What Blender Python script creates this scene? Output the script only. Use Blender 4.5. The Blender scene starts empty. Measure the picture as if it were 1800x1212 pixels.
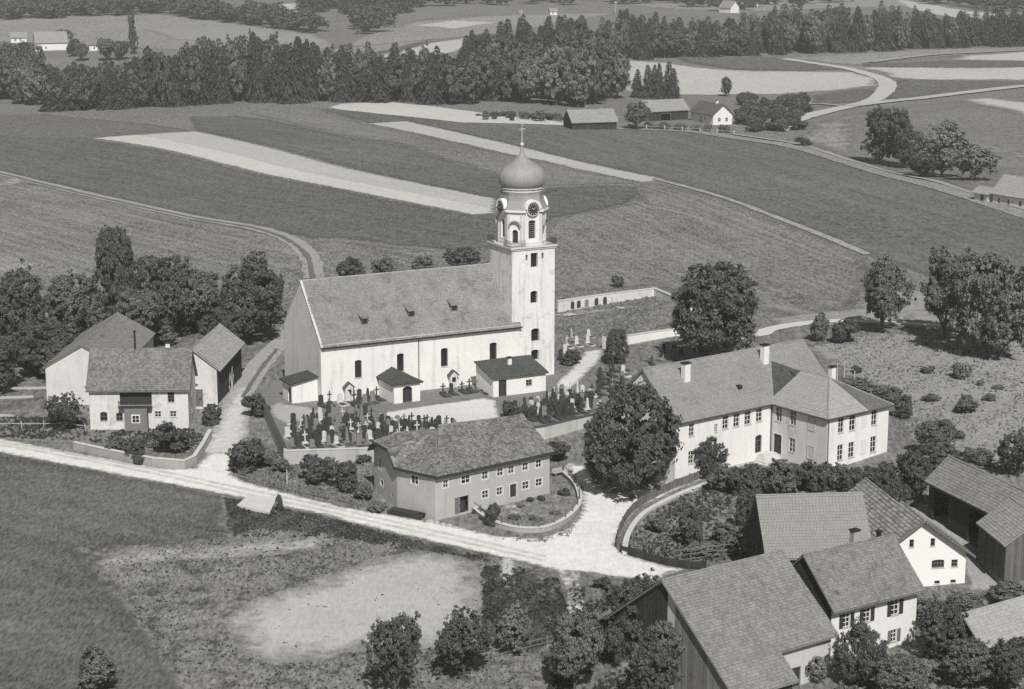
import bpy, bmesh, math, random
import numpy as np
from mathutils import Vector, Matrix
from mathutils.geometry import delaunay_2d_cdt

R = math.radians
random.seed(7); rng = np.random.default_rng(7)
scene = bpy.context.scene
COL = scene.collection

# ---------------------------------------------------------------- camera, sky, sun, exposure
F_PX, Y_HOR, CAM_H = 3290.0, -117.0, 66.0          # focal length and horizon row of an 1800 px wide frame
PITCH = math.atan((606 - Y_HOR) / F_PX)
cam_d = bpy.data.cameras.new('camera'); cam = bpy.data.objects.new('camera', cam_d); COL.objects.link(cam)
cam.location = (0, 0, CAM_H); cam.rotation_euler = (math.pi / 2 - PITCH, 0, 0)
cam_d.sensor_width = 36.0; cam_d.lens = F_PX / 1800 * 36.0
cam_d.clip_start = 1.0; cam_d.clip_end = 30000.0
scene.camera = cam

SUN_AZ, SUN_EL = 170.0, 45.0                        # clockwise from +Y (the view direction)
world = bpy.data.worlds.new('World'); scene.world = world; world.use_nodes = True
nt = world.node_tree; nt.nodes.clear()
w_out = nt.nodes.new('ShaderNodeOutputWorld'); w_bg = nt.nodes.new('ShaderNodeBackground')
w_sky = nt.nodes.new('ShaderNodeTexSky'); w_sky.sky_type = 'NISHITA'; w_sky.sun_disc = False
w_sky.sun_elevation = R(SUN_EL); w_sky.sun_rotation = R(SUN_AZ)
w_bw = nt.nodes.new('ShaderNodeRGBToBW'); w_tint = nt.nodes.new('ShaderNodeMix'); w_tint.data_type = 'RGBA'; w_tint.blend_type = 'MULTIPLY'
w_tint.inputs[0].default_value = 1.0
nt.links.new(w_sky.outputs[0], w_bw.inputs[0]); nt.links.new(w_bw.outputs[0], w_tint.inputs[6])
w_tint.inputs[7].default_value = (0.97, 1.0, 0.985, 1)
nt.links.new(w_tint.outputs[2], w_bg.inputs[0]); w_bg.inputs[1].default_value = 0.058
nt.links.new(w_bg.outputs[0], w_out.inputs[0])

sun_d = bpy.data.lights.new('sun', 'SUN'); sun_d.energy = 4.25; sun_d.angle = R(0.6); sun_d.color = (1.0, 0.985, 0.95)
sun = bpy.data.objects.new('sun', sun_d); COL.objects.link(sun)
_a, _e = R(SUN_AZ), R(SUN_EL)
sun_dir = Vector((-math.sin(_a) * math.cos(_e), -math.cos(_a) * math.cos(_e), -math.sin(_e)))
sun.rotation_euler = sun_dir.to_track_quat('-Z', 'Y').to_euler(); sun.location = (0, 0, 300)

vs = scene.view_settings; vs.view_transform = 'Standard'; vs.look = 'None'; vs.exposure = 0.0; vs.gamma = 1.0
vs.use_curve_mapping = False
scene.cycles.use_denoising = False
scene.cycles.max_bounces = 5; scene.cycles.diffuse_bounces = 3; scene.cycles.glossy_bounces = 2
scene.cycles.transmission_bounces = 2; scene.cycles.volume_bounces = 0; scene.cycles.transparent_max_bounces = 8

# ---------------------------------------------------------------- pixel <-> place helpers
CT, ST = math.cos(PITCH), math.sin(PITCH)
def P(px, py, z=0.0):
    u = (px - 900) / F_PX; v = (606 - py) / F_PX
    dz = -ST + v * CT; k = (z - CAM_H) / dz
    return (k * u, k * (CT + v * ST), z)
def depth(x, y, z): return y * CT - (z - CAM_H) * ST

CTRL = [(-100,770,-1.6),(50,790,-1.8),(300,830,-2.0),(450,865,-2.1),(600,900,-2.3),(850,945,-2.6),(1000,980,-2.8),(1040,880,-2.2),(1100,990,-2.9),
 (850,880,-2.2),(700,895,-2.2),(1020,800,-2.2),(1185,853,-1.35),(1356,797,-0.1),(1451,828,-0.15),(1560,810,0.1),(1300,850,-1.0),
 (565,705,-0.08),(740,690,-0.08),(976,664,-0.08),(1050,640,-0.08),(640,735,-0.4),(500,660,-0.08),(1000,560,0),(1100,600,0),(1180,560,.2),(240,755,-0.9),(90,707,-0.6),(390,716,-0.9),(100,740,-1.0),
 (440,780,-1.5),(520,800,-1.5),(380,800,-1.9),(200,1000,-3.2),(50,900,-2.6),(200,1180,-4.0),(500,1000,-3.2),(650,1080,-3.6),(900,1100,-3.4),(900,1010,-2.9),(700,970,-2.9),
 (1100,1100,-3.2),(1350,1150,-3.0),(1600,1150,-2.6),(1500,1040,-2.2),(1700,1035,-1.8),(1750,1120,-2.4),(1400,980,-1.8),(1200,940,-2.0),(1350,900,-1.0),(1600,900,-0.4),(1750,930,-0.4),
 (1650,750,1.8),(1500,680,1.6),(1780,760,2.0),(1300,640,0.4),(1400,590,1.8),(1550,575,3.0),(1740,610,3.4),(1200,480,1.2),(1350,500,2.4),(700,440,0.2),(500,470,-0.2),(300,470,-0.8),(80,480,-1.0),
 (100,600,-0.6),(300,600,-0.6),(450,560,-0.3),(300,350,-1.0),(0,300,-2.0),(600,330,0.5),(400,240,2.0),(0,210,-2.0),(800,350,1.0),(1050,330,2.0),(1300,300,4.5),(1600,380,4.5),(1780,360,3.0),
 (900,230,3.0),(1150,215,2.0),(1400,250,1.0),(1600,270,0.0),(1750,230,2.0),(300,185,2.0),(700,180,3.0),(100,180,-3.0),(1300,150,-1.0),(1600,150,0.0),(1500,100,5.0),(1200,100,4.0),(1750,90,6.0),
 (400,50,6.0),(100,60,3.0),(800,60,6.0),(600,90,0.0),(1100,40,8.0),(1700,20,10.0),(300,10,12.0),(900,5,14.0)]
_c = np.array([P(a, b, z) for a, b, z in CTRL]); _cu, _cv, _cz = _c[:, 0] / _c[:, 1], np.log(_c[:, 1]), _c[:, 2]
def terr(x, y):
    x = np.atleast_1d(np.asarray(x, float)); y = np.atleast_1d(np.asarray(y, float)); yy = np.clip(y, 120, 2600)
    u = np.clip(x / yy, -.36, .36); v = np.log(yy); out = np.empty(len(x))
    for i in range(0, len(x), 20000):
        s = slice(i, i + 20000)
        d = ((u[s, None] - _cu) / .040) ** 2 + ((v[s, None] - _cv) / .075) ** 2
        w = np.exp(-.5 * np.minimum(d, 60)) + 1e-7 / (1 + d)
        out[s] = (w @ _cz) / w.sum(1)
    return out
def tz(x, y): return float(terr(x, y)[0])
def G(px, py):
    z = 0.0
    for _ in range(14):
        p = P(px, py, z); z = .4 * z + .6 * tz(p[0], p[1])
    p = P(px, py, z); return (p[0], p[1], tz(p[0], p[1]))
def Garr(pts): return [G(a, b) for a, b in pts]

# ---------------------------------------------------------------- materials (the photograph is a toned black-and-white print: greys only)
MATS = {}
COOL = (.945, 1.0, .955)
def M(name, v, amp=.25, fine=3.0, coarse=.12, wc=.5, stripes=None, rough=.95, bump=0.0, island=0.0, streak=0.0, t=(1.0, .99, .948), spec=.2, patches=None, grain=0.0, gamp=1.15, edge=None):
    """grey surface: two noises, optional field stripes (angle, spacing m, amount), per-piece variation, rain streaks, patches (scale, threshold, value)"""
    if name in MATS: return MATS[name]
    m = bpy.data.materials.new(name); m.use_nodes = True; n = m.node_tree; N = n.nodes; L = n.links
    bs = N['Principled BSDF']; bs.inputs['Roughness'].default_value = rough; bs.inputs['Specular IOR Level'].default_value = spec
    tc = N.new('ShaderNodeTexCoord'); co = tc.outputs['Object']
    def noise(scale, detail=6, vec=None, ro=.6):
        q = N.new('ShaderNodeTexNoise'); q.inputs['Scale'].default_value = scale; q.inputs['Detail'].default_value = detail; q.inputs['Roughness'].default_value = ro
        L.new(vec or co, q.inputs['Vector']); return q.outputs[0]
    def math_(op, a, b, clamp=False):
        q = N.new('ShaderNodeMath'); q.operation = op; q.use_clamp = clamp
        for i, s in enumerate((a, b)):
            if isinstance(s, (int, float)): q.inputs[i].default_value = s
            else: L.new(s, q.inputs[i])
        return q.outputs[0]
    nf, nc = noise(fine, 7), noise(coarse, 5)
    f = math_('ADD', math_('MULTIPLY', math_('SUBTRACT', nf, .5), 2 * (1 - wc)), math_('MULTIPLY', math_('SUBTRACT', nc, .5), 2 * wc))
    f = math_('MULTIPLY', f, amp * 2.0)
    if grain:                                       # tussocky mottle
        gm_ = N.new('ShaderNodeMapping'); gm_.inputs['Scale'].default_value = (1, .3, 1); L.new(co, gm_.inputs['Vector'])
        f = math_('ADD', f, math_('MULTIPLY', math_('SUBTRACT', noise(grain, 2, gm_.outputs[0], .65), .5), gamp * 2))
    if stripes:
        ang, sp, am = stripes
        mp = N.new('ShaderNodeMapping'); mp.inputs['Rotation'].default_value = (0, 0, ang); L.new(co, mp.inputs['Vector'])
        w = N.new('ShaderNodeTexWave'); w.wave_type = 'BANDS'; w.bands_direction = 'X'; w.inputs['Scale'].default_value = 0.314 / sp; w.inputs['Distortion'].default_value = 5.0
        w.inputs['Detail'].default_value = 3; w.inputs['Detail Scale'].default_value = .6
        L.new(mp.outputs[0], w.inputs['Vector'])
        sx = N.new('ShaderNodeMapping'); sx.inputs['Scale'].default_value = (1.5 / sp, .03 / sp, 1); L.new(mp.outputs[0], sx.inputs['Vector'])
        f = math_('ADD', f, math_('MULTIPLY', math_('SUBTRACT', w.outputs[1], .5), am * .35))
        f = math_('ADD', f, math_('MULTIPLY', math_('SUBTRACT', noise(1.0, 4, sx.outputs[0]), .5), am * 3.2))
    if streak:
        mp = N.new('ShaderNodeMapping'); mp.inputs['Scale'].default_value = (1.3, 1.3, .16); L.new(co, mp.inputs['Vector'])
        s = noise(.8, 5, mp.outputs[0]); s = math_('MULTIPLY', math_('SUBTRACT', s, .52, True), -streak * 4); f = math_('ADD', f, s)
    if island:
        g = N.new('ShaderNodeNewGeometry'); f = math_('ADD', f, math_('MULTIPLY', math_('SUBTRACT', g.outputs['Random Per Island'], .5), island))
    val = math_('MULTIPLY', math_('MAXIMUM', math_('ADD', f, 1.0), .12), v)
    if patches:
        sc, th, pv = patches
        k = noise(sc, 8, None, .7); mr = N.new('ShaderNodeMapRange'); mr.interpolation_type = 'SMOOTHSTEP'
        mr.inputs[1].default_value = th - .05; mr.inputs[2].default_value = th + .07; L.new(k, mr.inputs[0])
        mx = N.new('ShaderNodeMix'); mx.data_type = 'FLOAT'; L.new(mr.outputs[0], mx.inputs[0]); L.new(val, mx.inputs[2]); L.new(math_('MULTIPLY', val, pv / v), mx.inputs[3]); val = mx.outputs[0]
    cb = N.new('ShaderNodeCombineColor')
    for i in range(3): L.new(math_('MULTIPLY', val, t[i]), cb.inputs[i])
    L.new(cb.outputs[0], bs.inputs['Base Color'])
    if edge:                                        # ragged border: lets the ground below show through between its clumps
        wd, sc = edge[:2]; sf = edge[2] if len(edge) > 2 else .4; at = N.new('ShaderNodeAttribute'); at.attribute_name = 'edge'
        e = math_('ADD', math_('DIVIDE', at.outputs['Fac'], wd), math_('MULTIPLY', math_('SUBTRACT', noise(sc, 6, None, .7), .62), 2.6))
        mr = N.new('ShaderNodeMapRange'); mr.interpolation_type = 'SMOOTHSTEP'; mr.inputs[1].default_value = -sf; mr.inputs[2].default_value = sf; L.new(e, mr.inputs[0]); L.new(mr.outputs[0], bs.inputs['Alpha'])
    if bump:
        b = N.new('ShaderNodeBump'); b.inputs['Strength'].default_value = .8; b.inputs['Distance'].default_value = bump; L.new(nf, b.inputs['Height']); L.new(b.outputs[0], bs.inputs['Normal'])
    MATS[name] = m; return m

WHITE = M('limewash', .79, .08, 1.6, .25, .5, streak=.18, bump=.01)
WHITE2 = M('old_limewash', .66, .14, 1.4, .35, .6, streak=.32, patches=(.5, .58, .50), bump=.015)
PLASTER = M('grey_plaster', .42, .10, 2.0, .3, .5, streak=.12, bump=.01)
PLASTER2 = M('pale_plaster', .52, .12, 1.5, .3, .6, streak=.25, bump=.015)
STAINED = M('stained_plaster', .46, .16, 1.2, .4, .6, streak=.3, bump=.015)
STONE = M('rubble_stone', .40, .22, 3.0, .6, .4, bump=.04, streak=.15)
STONE_L = M('pale_stone', .60, .15, 3.0, .6, .4, bump=.02, streak=.15)
GRAVE_D = M('dark_granite', .055, .25, 5.0, 1.0, .4, rough=.6, t=COOL)
GRAVE_M = M('weathered_stone', .22, .25, 5.0, 1.0, .4, bump=.01)
GRAVE_L = M('pale_marble', .60, .15, 5.0, 1.0, .4, bump=.01)
TILE_CH = M('church_tiles', .258, .27, .9, .18, .6, island=.26, rough=.9, patches=(.33, .57, .19))
TILE_A = M('plain_tiles', .275, .20, .9, .15, .6, island=.16, rough=.9, patches=(.3, .60, .22))
TILE_B = M('pale_tiles', .37, .12, .9, .2, .6, island=.30, rough=.9)
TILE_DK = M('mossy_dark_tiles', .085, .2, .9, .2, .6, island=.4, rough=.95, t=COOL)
TILE_OLD = M('old_mottled_tiles', .20, .3, 1.0, .3, .6, island=.75, rough=.95, patches=(1.1, .60, .09))
TILE_SH = M('shingle', .19, .3, 1.2, .2, .6, island=.55, rough=.95, patches=(.8, .64, .10))
TILE_R = M('pan_tiles', .28, .15, 1.0, .3, .6, island=.65, rough=.9)
SLATE = M('slate_roof', .085, .18, 1.5, .4, .5, island=.25, rough=.7, t=COOL)
METAL = M('copper_sheet', .31, .14, 1.2, .3, .6, rough=.62, streak=.2, spec=.4)
GILT = M('gilded_metal', .55, .1, 4, 1, .5, rough=.35, spec=.6)
WOOD_D = M('dark_wood', .045, .3, 4.0, .6, .4, island=.4, t=COOL)
WOOD_M = M('grey_wood', .16, .25, 4.0, .6, .4, island=.45)
WOOD_L = M('pale_wood', .42, .2, 4.0, .6, .4, island=.3)
WOOD_W = M('weathered_boards', .20, .3, 3.0, .5, .4, island=.5, streak=.2)
FRAME = M('window_paint', .70, .08, 6, 1, .5)
FRAME_G = M('grey_window_paint', .30, .1, 6, 1, .5)
GLASS = M('window_glass', .018, .2, 2, .5, .5, rough=.12, spec=.5, t=COOL)
IRON = M('iron', .03, .2, 6, 1, .5, rough=.6, t=COOL)
ZINC = M('zinc_pipe', .11, .15, 6, 1, .5, rough=.5)
BARK = M('bark', .10, .3, 4, .8, .4, bump=.02)
LEAF_A = M('leaf_mid', .145, .25, .6, .25, .5, island=.75, t=COOL, spec=.25)
LEAF_B = M('leaf_dark', .098, .25, .6, .25, .5, island=.7, t=COOL, spec=.2)
LEAF_C = M('leaf_pale', .18, .25, .6, .25, .5, island=.7, t=(.98, 1, .96), spec=.25)
NEEDLE = M('needles', .062, .25, .5, .2, .5, island=.7, t=COOL, spec=.15)
TUFT = M('weeds', .19, .3, .3, .08, .6, island=.8, t=(.98, 1, .95))
TUFT_D = M('dark_weeds', .06, .3, .3, .08, .6, island=.8, t=COOL)
GROUND = M('meadow', .19, .22, .35, .015, .5, bump=.06, patches=(.05, .62, .13), grain=1.6)

# ---------------------------------------------------------------- mesh helpers
def tag(o, label=None, cat=None, group=None, kind=None):
    if label: o['label'] = label
    if cat: o['category'] = cat
    if group: o['group'] = group
    if kind: o['kind'] = kind
    return o
def empty(name, loc, rz=0.0):
    o = bpy.data.objects.new(name, None); COL.objects.link(o); o.location = loc; o.rotation_euler = (0, 0, rz); o.empty_display_size = .5
    return o
def link(name, me, parent=None):
    o = bpy.data.objects.new(name, me); COL.objects.link(o)
    if parent is not None: o.parent = parent
    return o
def mesh_np(name, V, Fq, mat):
    me = bpy.data.meshes.new(name); V = np.asarray(V, np.float32); Fq = np.asarray(Fq, np.int32); k = Fq.shape[1]
    me.vertices.add(len(V)); me.vertices.foreach_set('co', V.ravel())
    me.loops.add(Fq.size); me.loops.foreach_set('vertex_index', Fq.ravel())
    me.polygons.add(len(Fq)); me.polygons.foreach_set('loop_start', np.arange(0, Fq.size, k, dtype=np.int32)); me.polygons.foreach_set('loop_total', np.full(len(Fq), k, np.int32))
    me.update(calc_edges=True); me.materials.append(mat); return me
class MB:
    def __init__(s): s.v = []; s.f = []
    def poly(s, pts):
        n = len(s.v); s.v += [tuple(p) for p in pts]; s.f.append(tuple(range(n, n + len(pts)))); return s
    def box(s, x0, x1, y0, y1, z0, z1):
        n = len(s.v); s.v += [(x0,y0,z0),(x1,y0,z0),(x1,y1,z0),(x0,y1,z0),(x0,y0,z1),(x1,y0,z1),(x1,y1,z1),(x0,y1,z1)]
        s.f += [tuple(n + i for i in q) for q in ((3,2,1,0),(4,5,6,7),(0,1,5,4),(1,2,6,5),(2,3,7,6),(3,0,4,7))]; return s
    def prism(s, pts, off):
        pts = [Vector(p) for p in pts]; off = Vector(off); n = len(s.v); k = len(pts)
        s.v += [tuple(p) for p in pts] + [tuple(p + off) for p in pts]
        s.f.append(tuple(n + k + i for i in range(k))); s.f.append(tuple(n + i for i in reversed(range(k))))
        for i in range(k): j = (i + 1) % k; s.f.append((n + i, n + j, n + k + j, n + k + i))
        return s
    def tube(s, p0, p1, r0, r1=None, n=8, cap=True):
        r1 = r0 if r1 is None else r1; p0, p1 = Vector(p0), Vector(p1); d = (p1 - p0).normalized()
        a = d.orthogonal().normalized(); b = d.cross(a); k = len(s.v)
        for p, r in ((p0, r0), (p1, r1)):
            for i in range(n):
                t = 2 * math.pi * i / n; s.v.append(tuple(p + a * (r * math.cos(t)) + b * (r * math.sin(t))))
        for i in range(n): j = (i + 1) % n; s.f.append((k + i, k + j, k + n + j, k + n + i))
        if cap: s.f.append(tuple(k + i for i in reversed(range(n)))); s.f.append(tuple(k + n + i for i in range(n)))
        return s
    def lathe(s, prof, c=(0, 0), n=24, rot=0.0):
        k = len(s.v)
        for r, z in prof:
            for i in range(n): t = rot + 2 * math.pi * i / n; s.v.append((c[0] + r * math.cos(t), c[1] + r * math.sin(t), z))
        for q in range(len(prof) - 1):
            for i in range(n): j = (i + 1) % n; s.f.append((k + q*n + i, k + q*n + j, k + (q+1)*n + j, k + (q+1)*n + i))
        s.f.append(tuple(k + i for i in reversed(range(n)))); s.f.append(tuple(k + (len(prof)-1)*n + i for i in range(n))); return s
    def mesh(s, name, mat, smooth=False):
        me = bpy.data.meshes.new(name); me.from_pydata(s.v, [], s.f); me.update(); me.materials.append(mat)
        if smooth: me.polygons.foreach_set('use_smooth', [True] * len(me.polygons))
        return me
    def build(s, name, mat, parent=None, smooth=False, kind=None):
        o = link(name, s.mesh(name, mat, smooth), parent)
        if kind: o['kind'] = kind
        return o

def inside(pts, poly):
    x, y = pts[:, 0], pts[:, 1]; r = np.zeros(len(pts), bool); q = np.asarray(poly); j = len(q) - 1
    for i in range(len(q)):
        xi, yi, xj, yj = q[i, 0], q[i, 1], q[j, 0], q[j, 1]
        with np.errstate(divide='ignore', invalid='ignore'): c = ((yi > y) != (yj > y)) & (x < (xj - xi) * (y - yi) / (yj - yi + 1e-12) + xi)
        r ^= c; j = i
    return r
def spline(pts, n=6, closed=False):
    out = []; k = len(pts)
    for i in range(k if closed else k - 1):
        g = (lambda j: np.array(pts[j % k], float)) if closed else (lambda j: np.array(pts[min(max(j, 0), k - 1)], float))
        a, b, c, d = g(i - 1), g(i), g(i + 1), g(i + 2)
        for t in np.arange(n) / n:
            out.append(.5 * ((2*b) + (-a + c) * t + (2*a - 5*b + 4*c - d) * t*t + (-a + 3*b - 3*c + d) * t**3))
    if not closed: out.append(np.array(pts[-1], float))
    return [tuple(p) for p in out]
def drape(name, world, off, mat, jitter=.25, zfun=None, kind='structure', parent=None):
    """a sheet laid over the terrain inside a world-space outline"""
    w = np.asarray(world)[:, :2]; md = w[:, 1].mean(); step = max(1.6, md * .010)
    b = []
    for i in range(len(w)):
        p, q = w[i], w[(i + 1) % len(w)]; k = max(1, int(np.hypot(*(q - p)) / step))
        for t in range(k): b.append(p + (q - p) * t / k)
    b = np.array(b)
    if False: pass
    if jitter: b += rng.normal(0, jitter * min(2.5, max(.5, md / 300)), b.shape) * .6
    lo, hi = b.min(0), b.max(0); g = max(step * 1.3, math.sqrt((hi - lo).prod() / 9000))
    gx, gy = np.meshgrid(np.arange(lo[0], hi[0], g), np.arange(lo[1], hi[1], g)); gp = np.stack([gx.ravel(), gy.ravel()], 1) + rng.normal(0, g * .05, (gx.size, 2))
    gp = gp[inside(gp, b)] if len(gp) else gp
    nx = np.roll(b, -1, 0) - np.roll(b, 1, 0); nx = np.stack([-nx[:,1], nx[:,0]], 1) / (np.linalg.norm(nx, axis=1)[:,None] + 1e-9)
    for s_ in (-1, 1):
        q = b + nx * s_ * step * .7; q = q[inside(q, b)]; gp = np.vstack([gp, q])
    allp = [Vector(p) for p in b] + [Vector(p) for p in gp]; nb = len(b)
    vs_, es, fs, *_ = delaunay_2d_cdt(allp, [(i, (i + 1) % nb) for i in range(nb)], [], 1, 1e-4)
    xy = np.array([tuple(p) for p in vs_]); z = (zfun(xy[:, 0], xy[:, 1]) if zfun else terr(xy[:, 0], xy[:, 1])) + .5 * off * np.maximum(1, xy[:, 1] / 260)
    tri = np.array([f for f in fs if len(f) == 3])
    V = np.column_stack([xy, z]); a, c, d = V[tri[:, 0]], V[tri[:, 1]], V[tri[:, 2]]
    flip = np.cross(c - a, d - a)[:, 2] < 0; tri[flip] = tri[flip][:, ::-1]
    me_ = mesh_np(name, V, tri, mat); ed = np.full(len(xy), 1e9)
    for p, q in zip(b, np.roll(b, -1, 0)):
        d_ = q - p; tt = np.clip(((xy - p) @ d_) / max(d_ @ d_, 1e-9), 0, 1); ed = np.minimum(ed, np.hypot(*(xy - p - tt[:,None]*d_).T))
    at_ = me_.attributes.new('edge', 'FLOAT', 'POINT'); at_.data.foreach_set('value', ed.astype(np.float32))
    o = link(name, me_, parent); o.data.polygons.foreach_set('use_smooth', [True] * len(o.data.polygons)); o.data.update()
    if kind: o['kind'] = kind
    return o
def ribbon(name, px, width, off, mat, world=None, jitter=.15, kind='structure', n=8):
    c = np.array(world if world is not None else [G(*p)[:2] for p in px])[:, :2]; c = np.array(spline([tuple(p) for p in c], n))
    t = np.gradient(c, axis=0); t /= np.linalg.norm(t, axis=1)[:, None] + 1e-9; nn = np.stack([-t[:, 1], t[:, 0]], 1)
    w = width if np.ndim(width) else np.full(len(c), width); w = np.interp(np.linspace(0, 1, len(c)), np.linspace(0, 1, len(w)), w)[:, None] / 2
    return drape(name, np.vstack([c + nn * w, (c - nn * w)[::-1]]), off, mat, jitter, kind=kind)

# ---------------------------------------------------------------- ground, fields, roads
ys = np.concatenate([np.linspace(-250, 110, 24), np.geomspace(115, 9000, 430)]); us = np.linspace(-1, 1, 301); us = np.sign(us) * np.abs(us) ** 1.35
X = np.outer(np.maximum(ys, 220) * .85, us); Y = np.repeat(ys[:, None], len(us), 1)
Z = terr(X.ravel(), Y.ravel()).reshape(X.shape)
nr, ncol = X.shape; idx = np.arange(nr * ncol).reshape(nr, ncol)
Q = np.stack([idx[:-1, :-1], idx[:-1, 1:], idx[1:, 1:], idx[1:, :-1]], -1).reshape(-1, 4)
gme = mesh_np('ground', np.stack([X, Y, Z], -1).reshape(-1, 3), Q, GROUND); gme.polygons.foreach_set('use_smooth', [True] * len(gme.polygons))
ground = link('ground', gme); tag(ground, kind='structure')

A_DIR = math.atan2(G(868, 370)[1] - G(160, 244)[1], G(868, 370)[0] - G(160, 244)[0])   # the strips run this way
B_DIR = math.atan2(G(1525, 449)[1] - G(1156, 316)[1], G(1525, 449)[0] - G(1156, 316)[0])
SA, SB = -(A_DIR + math.pi / 2), -(B_DIR + math.pi / 2)
F_DARK = M('clover_field', .128, .36, .30, .012, .5, stripes=(SA, 5.5, .20), bump=.05, t=(.99, 1, .955), edge=(3.0, .5, .7), grain=1.5, gamp=0.9)
F_DARK2 = M('beet_field', .138, .36, .30, .012, .5, stripes=(SB, 6.0, .20), bump=.05, t=(.99, 1, .955), edge=(3.0, .5, .7), grain=1.5, gamp=0.9)
F_MID = M('grass_field', .19, .30, .30, .015, .5, stripes=(SA, 7.0, .18), bump=.05, edge=(3.0, .5, .7), grain=1.5, gamp=0.9)
F_MID2 = M('stubble_meadow', .195, .36, .32, .03, .45, stripes=(SB, 2.6, .36), bump=.06, edge=(3.0, .5, .7), grain=2.0)
F_OLD = M('rough_pasture', .20, .38, .30, .03, .5, stripes=(SA, 3.4, .34), bump=.07, patches=(.035, .60, .27), edge=(3.0, .5, .7), grain=2.0)
F_LIGHT = M('ripe_field', .56, .12, .5, .02, .5, stripes=(SA, 9.0, .05), t=(1, .985, .94), edge=(1.6, .6, .5), grain=1.5, gamp=0.22)
F_LIGHT2 = M('cut_field', .47, .12, .5, .02, .5, stripes=(SA, 9.0, .05), t=(1, .985, .94), edge=(1.6, .6, .5), grain=1.5, gamp=0.22)
F_FAR_L = M('far_ripe_field', .50, .14, .2, .012, .5, t=(1, .985, .94), grain=0.8, gamp=0.25, edge=(5.0, .2, .8))
F_FAR_M = M('far_meadow', .27, .24, .2, .012, .5, grain=0.8, gamp=0.9, edge=(5.0, .2, .8))
F_FAR_D = M('far_clover', .13, .24, .2, .012, .5, grain=0.8, gamp=0.9, edge=(5.0, .2, .8))
F_LAWN = M('lower_meadow', .125, .42, .45, .035, .55, stripes=(R(-62), 6.0, .30), bump=.06, t=(.98, 1, .96), edge=(2.2, .5, .6), grain=3.0)
F_ROUGH = M('rough_ground', .21, .34, .5, .09, .45, bump=.10, patches=(.28, .54, .09), edge=(1.5, .6), grain=3.0)
F_SAND = M('bare_soil', .475, .14, .5, .06, .6, bump=.03, patches=(.9, .73, .24), edge=(4.0, .45, .8), grain=3.0, gamp=0.28)
F_HILL = M('scrub_slope', .30, .26, .5, .06, .45, bump=.12, patches=(.16, .66, .15), edge=(3.0, .5), grain=3.0, gamp=.65)
F_GARDEN = M('garden_soil', .20, .35, .6, .15, .45, bump=.08, patches=(.5, .60, .22), edge=(.8, .9), grain=3.0)
F_YARD = M('farmyard', .36, .18, .6, .1, .5, bump=.03, edge=(.8, .9), grain=3.0, gamp=0.35)
ROAD = M('gravel_road', .74, .16, .8, .10, .55, bump=.02, patches=(.35, .66, .50), t=(1, .988, .955), edge=(.9, 1.0, .6), grain=3.0, gamp=0.22)
TRACK = M('dirt_track', .34, .2, .8, .1, .5, bump=.03)
TRACK_D = M('track_rut', .15, .2, .8, .1, .5)
GRAVEL = M('churchyard_gravel', .66, .14, 1.0, .12, .5, bump=.02, t=(1, .988, .955), edge=(.8, 1.0, .7), grain=3.0, gamp=0.2)
def field(name, px, mat, layer=1, jit=.25, curve=False):
    pts = spline(px, 4, True) if curve else px
    return drape(name, Garr(pts), .05 + .05 * layer, mat, jit)

field('field', [(-160,205),(80,200),(345,231),(160,245),(-160,228)], M('field_corner', .15, .2, .3, .012, .5, bump=.05, edge=(3.0, .5, .7), grain=1.5, gamp=0.9), 0)
field('field', [(-160,226),(160,245.5),(500,316),(829,379.5),(880,377),(962,330),(1060,326),(1120,328),(1126,342),(1105,358),(1050,370),(975,384),(920,425),(900,432),(800,440),(700,432),(600,420),(545,420),(440,399),(330,378),(170,343),(0,301),(-160,270)], F_DARK, 1)
field('field', [(345,231),(330,206),(420,204),(480,211),(600,239),(704,256),(808,288),(874,308),(930,320),(958,328),(872,352),(600,291)], F_DARK, 0)
field('field', [(430,199),(480,190),(560,190),(645,219),(880,270),(960,285),(1130,322),(958,327),(874,308),(704,256),(600,239),(480,210)], F_MID, 0)
field('field', [(160,244.5),(250,238),(868,366),(868,376),(830,379)], F_LIGHT, 2, .12)
field('field', [(190,243),(250,238),(345,232),(872,350),(868,371),(700,346)], F_LIGHT2, 1.7, .12)
field('field', [(645,218),(715,214),(901,256),(1040,289),(1155,313),(1150,321),(1128,322),(960,285),(880,270)], F_LIGHT2, 2, .15)
field('field', [(560,191),(600,195),(704,205),(808,217),(860,220),(1016,223.5),(1080,224),(1200,231),(1290,243),(1400,262),(1500,293),(1600,322),(1700,350),(1960,430),(1960,560),(1700,510),(1525,449),(1400,397),(1260,345),(1156,314),(1040,289),(901,256),(715,214),(645,218)], F_DARK2, 1)
field('field', [(575,190),(600,184),(676,180),(773,189),(912,208),(981,215),(1016,223),(912,219),(808,217),(704,205),(600,195)], F_LIGHT, 2)
field('field', [(905,434),(975,384),(1050,370),(1105,358),(1126,342),(1120,328),(1150,321),(1260,346),(1400,398),(1525,449),(1540,470),(1500,545),(1400,560),(1320,545),(1190,522),(1150,503),(1085,508),(980,515),(905,515)], F_MID2, 0)
field('field', [(-160,275),(0,305),(170,347),(330,382),(440,402),(525,425),(545,440),(550,500),(530,560),(400,600),(200,590),(0,580),(-160,560)], F_OLD, 0)
field('field', [(-160,330),(0,322),(35,312),(48,316),(30,325),(-160,345)], F_FAR_L, 2)
field('field', [(550,424),(600,424),(700,436),(800,444),(870,438),(870,520),(560,520),(545,450)], F_OLD, 0)
ribbon('field_edge_path', [(1150,315),(1260,345),(1400,397),(1525,448)], 1.7, .22, M('grass_baulk', .34, .2, .4, .05, .5, grain=1.8, gamp=0.6))
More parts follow.
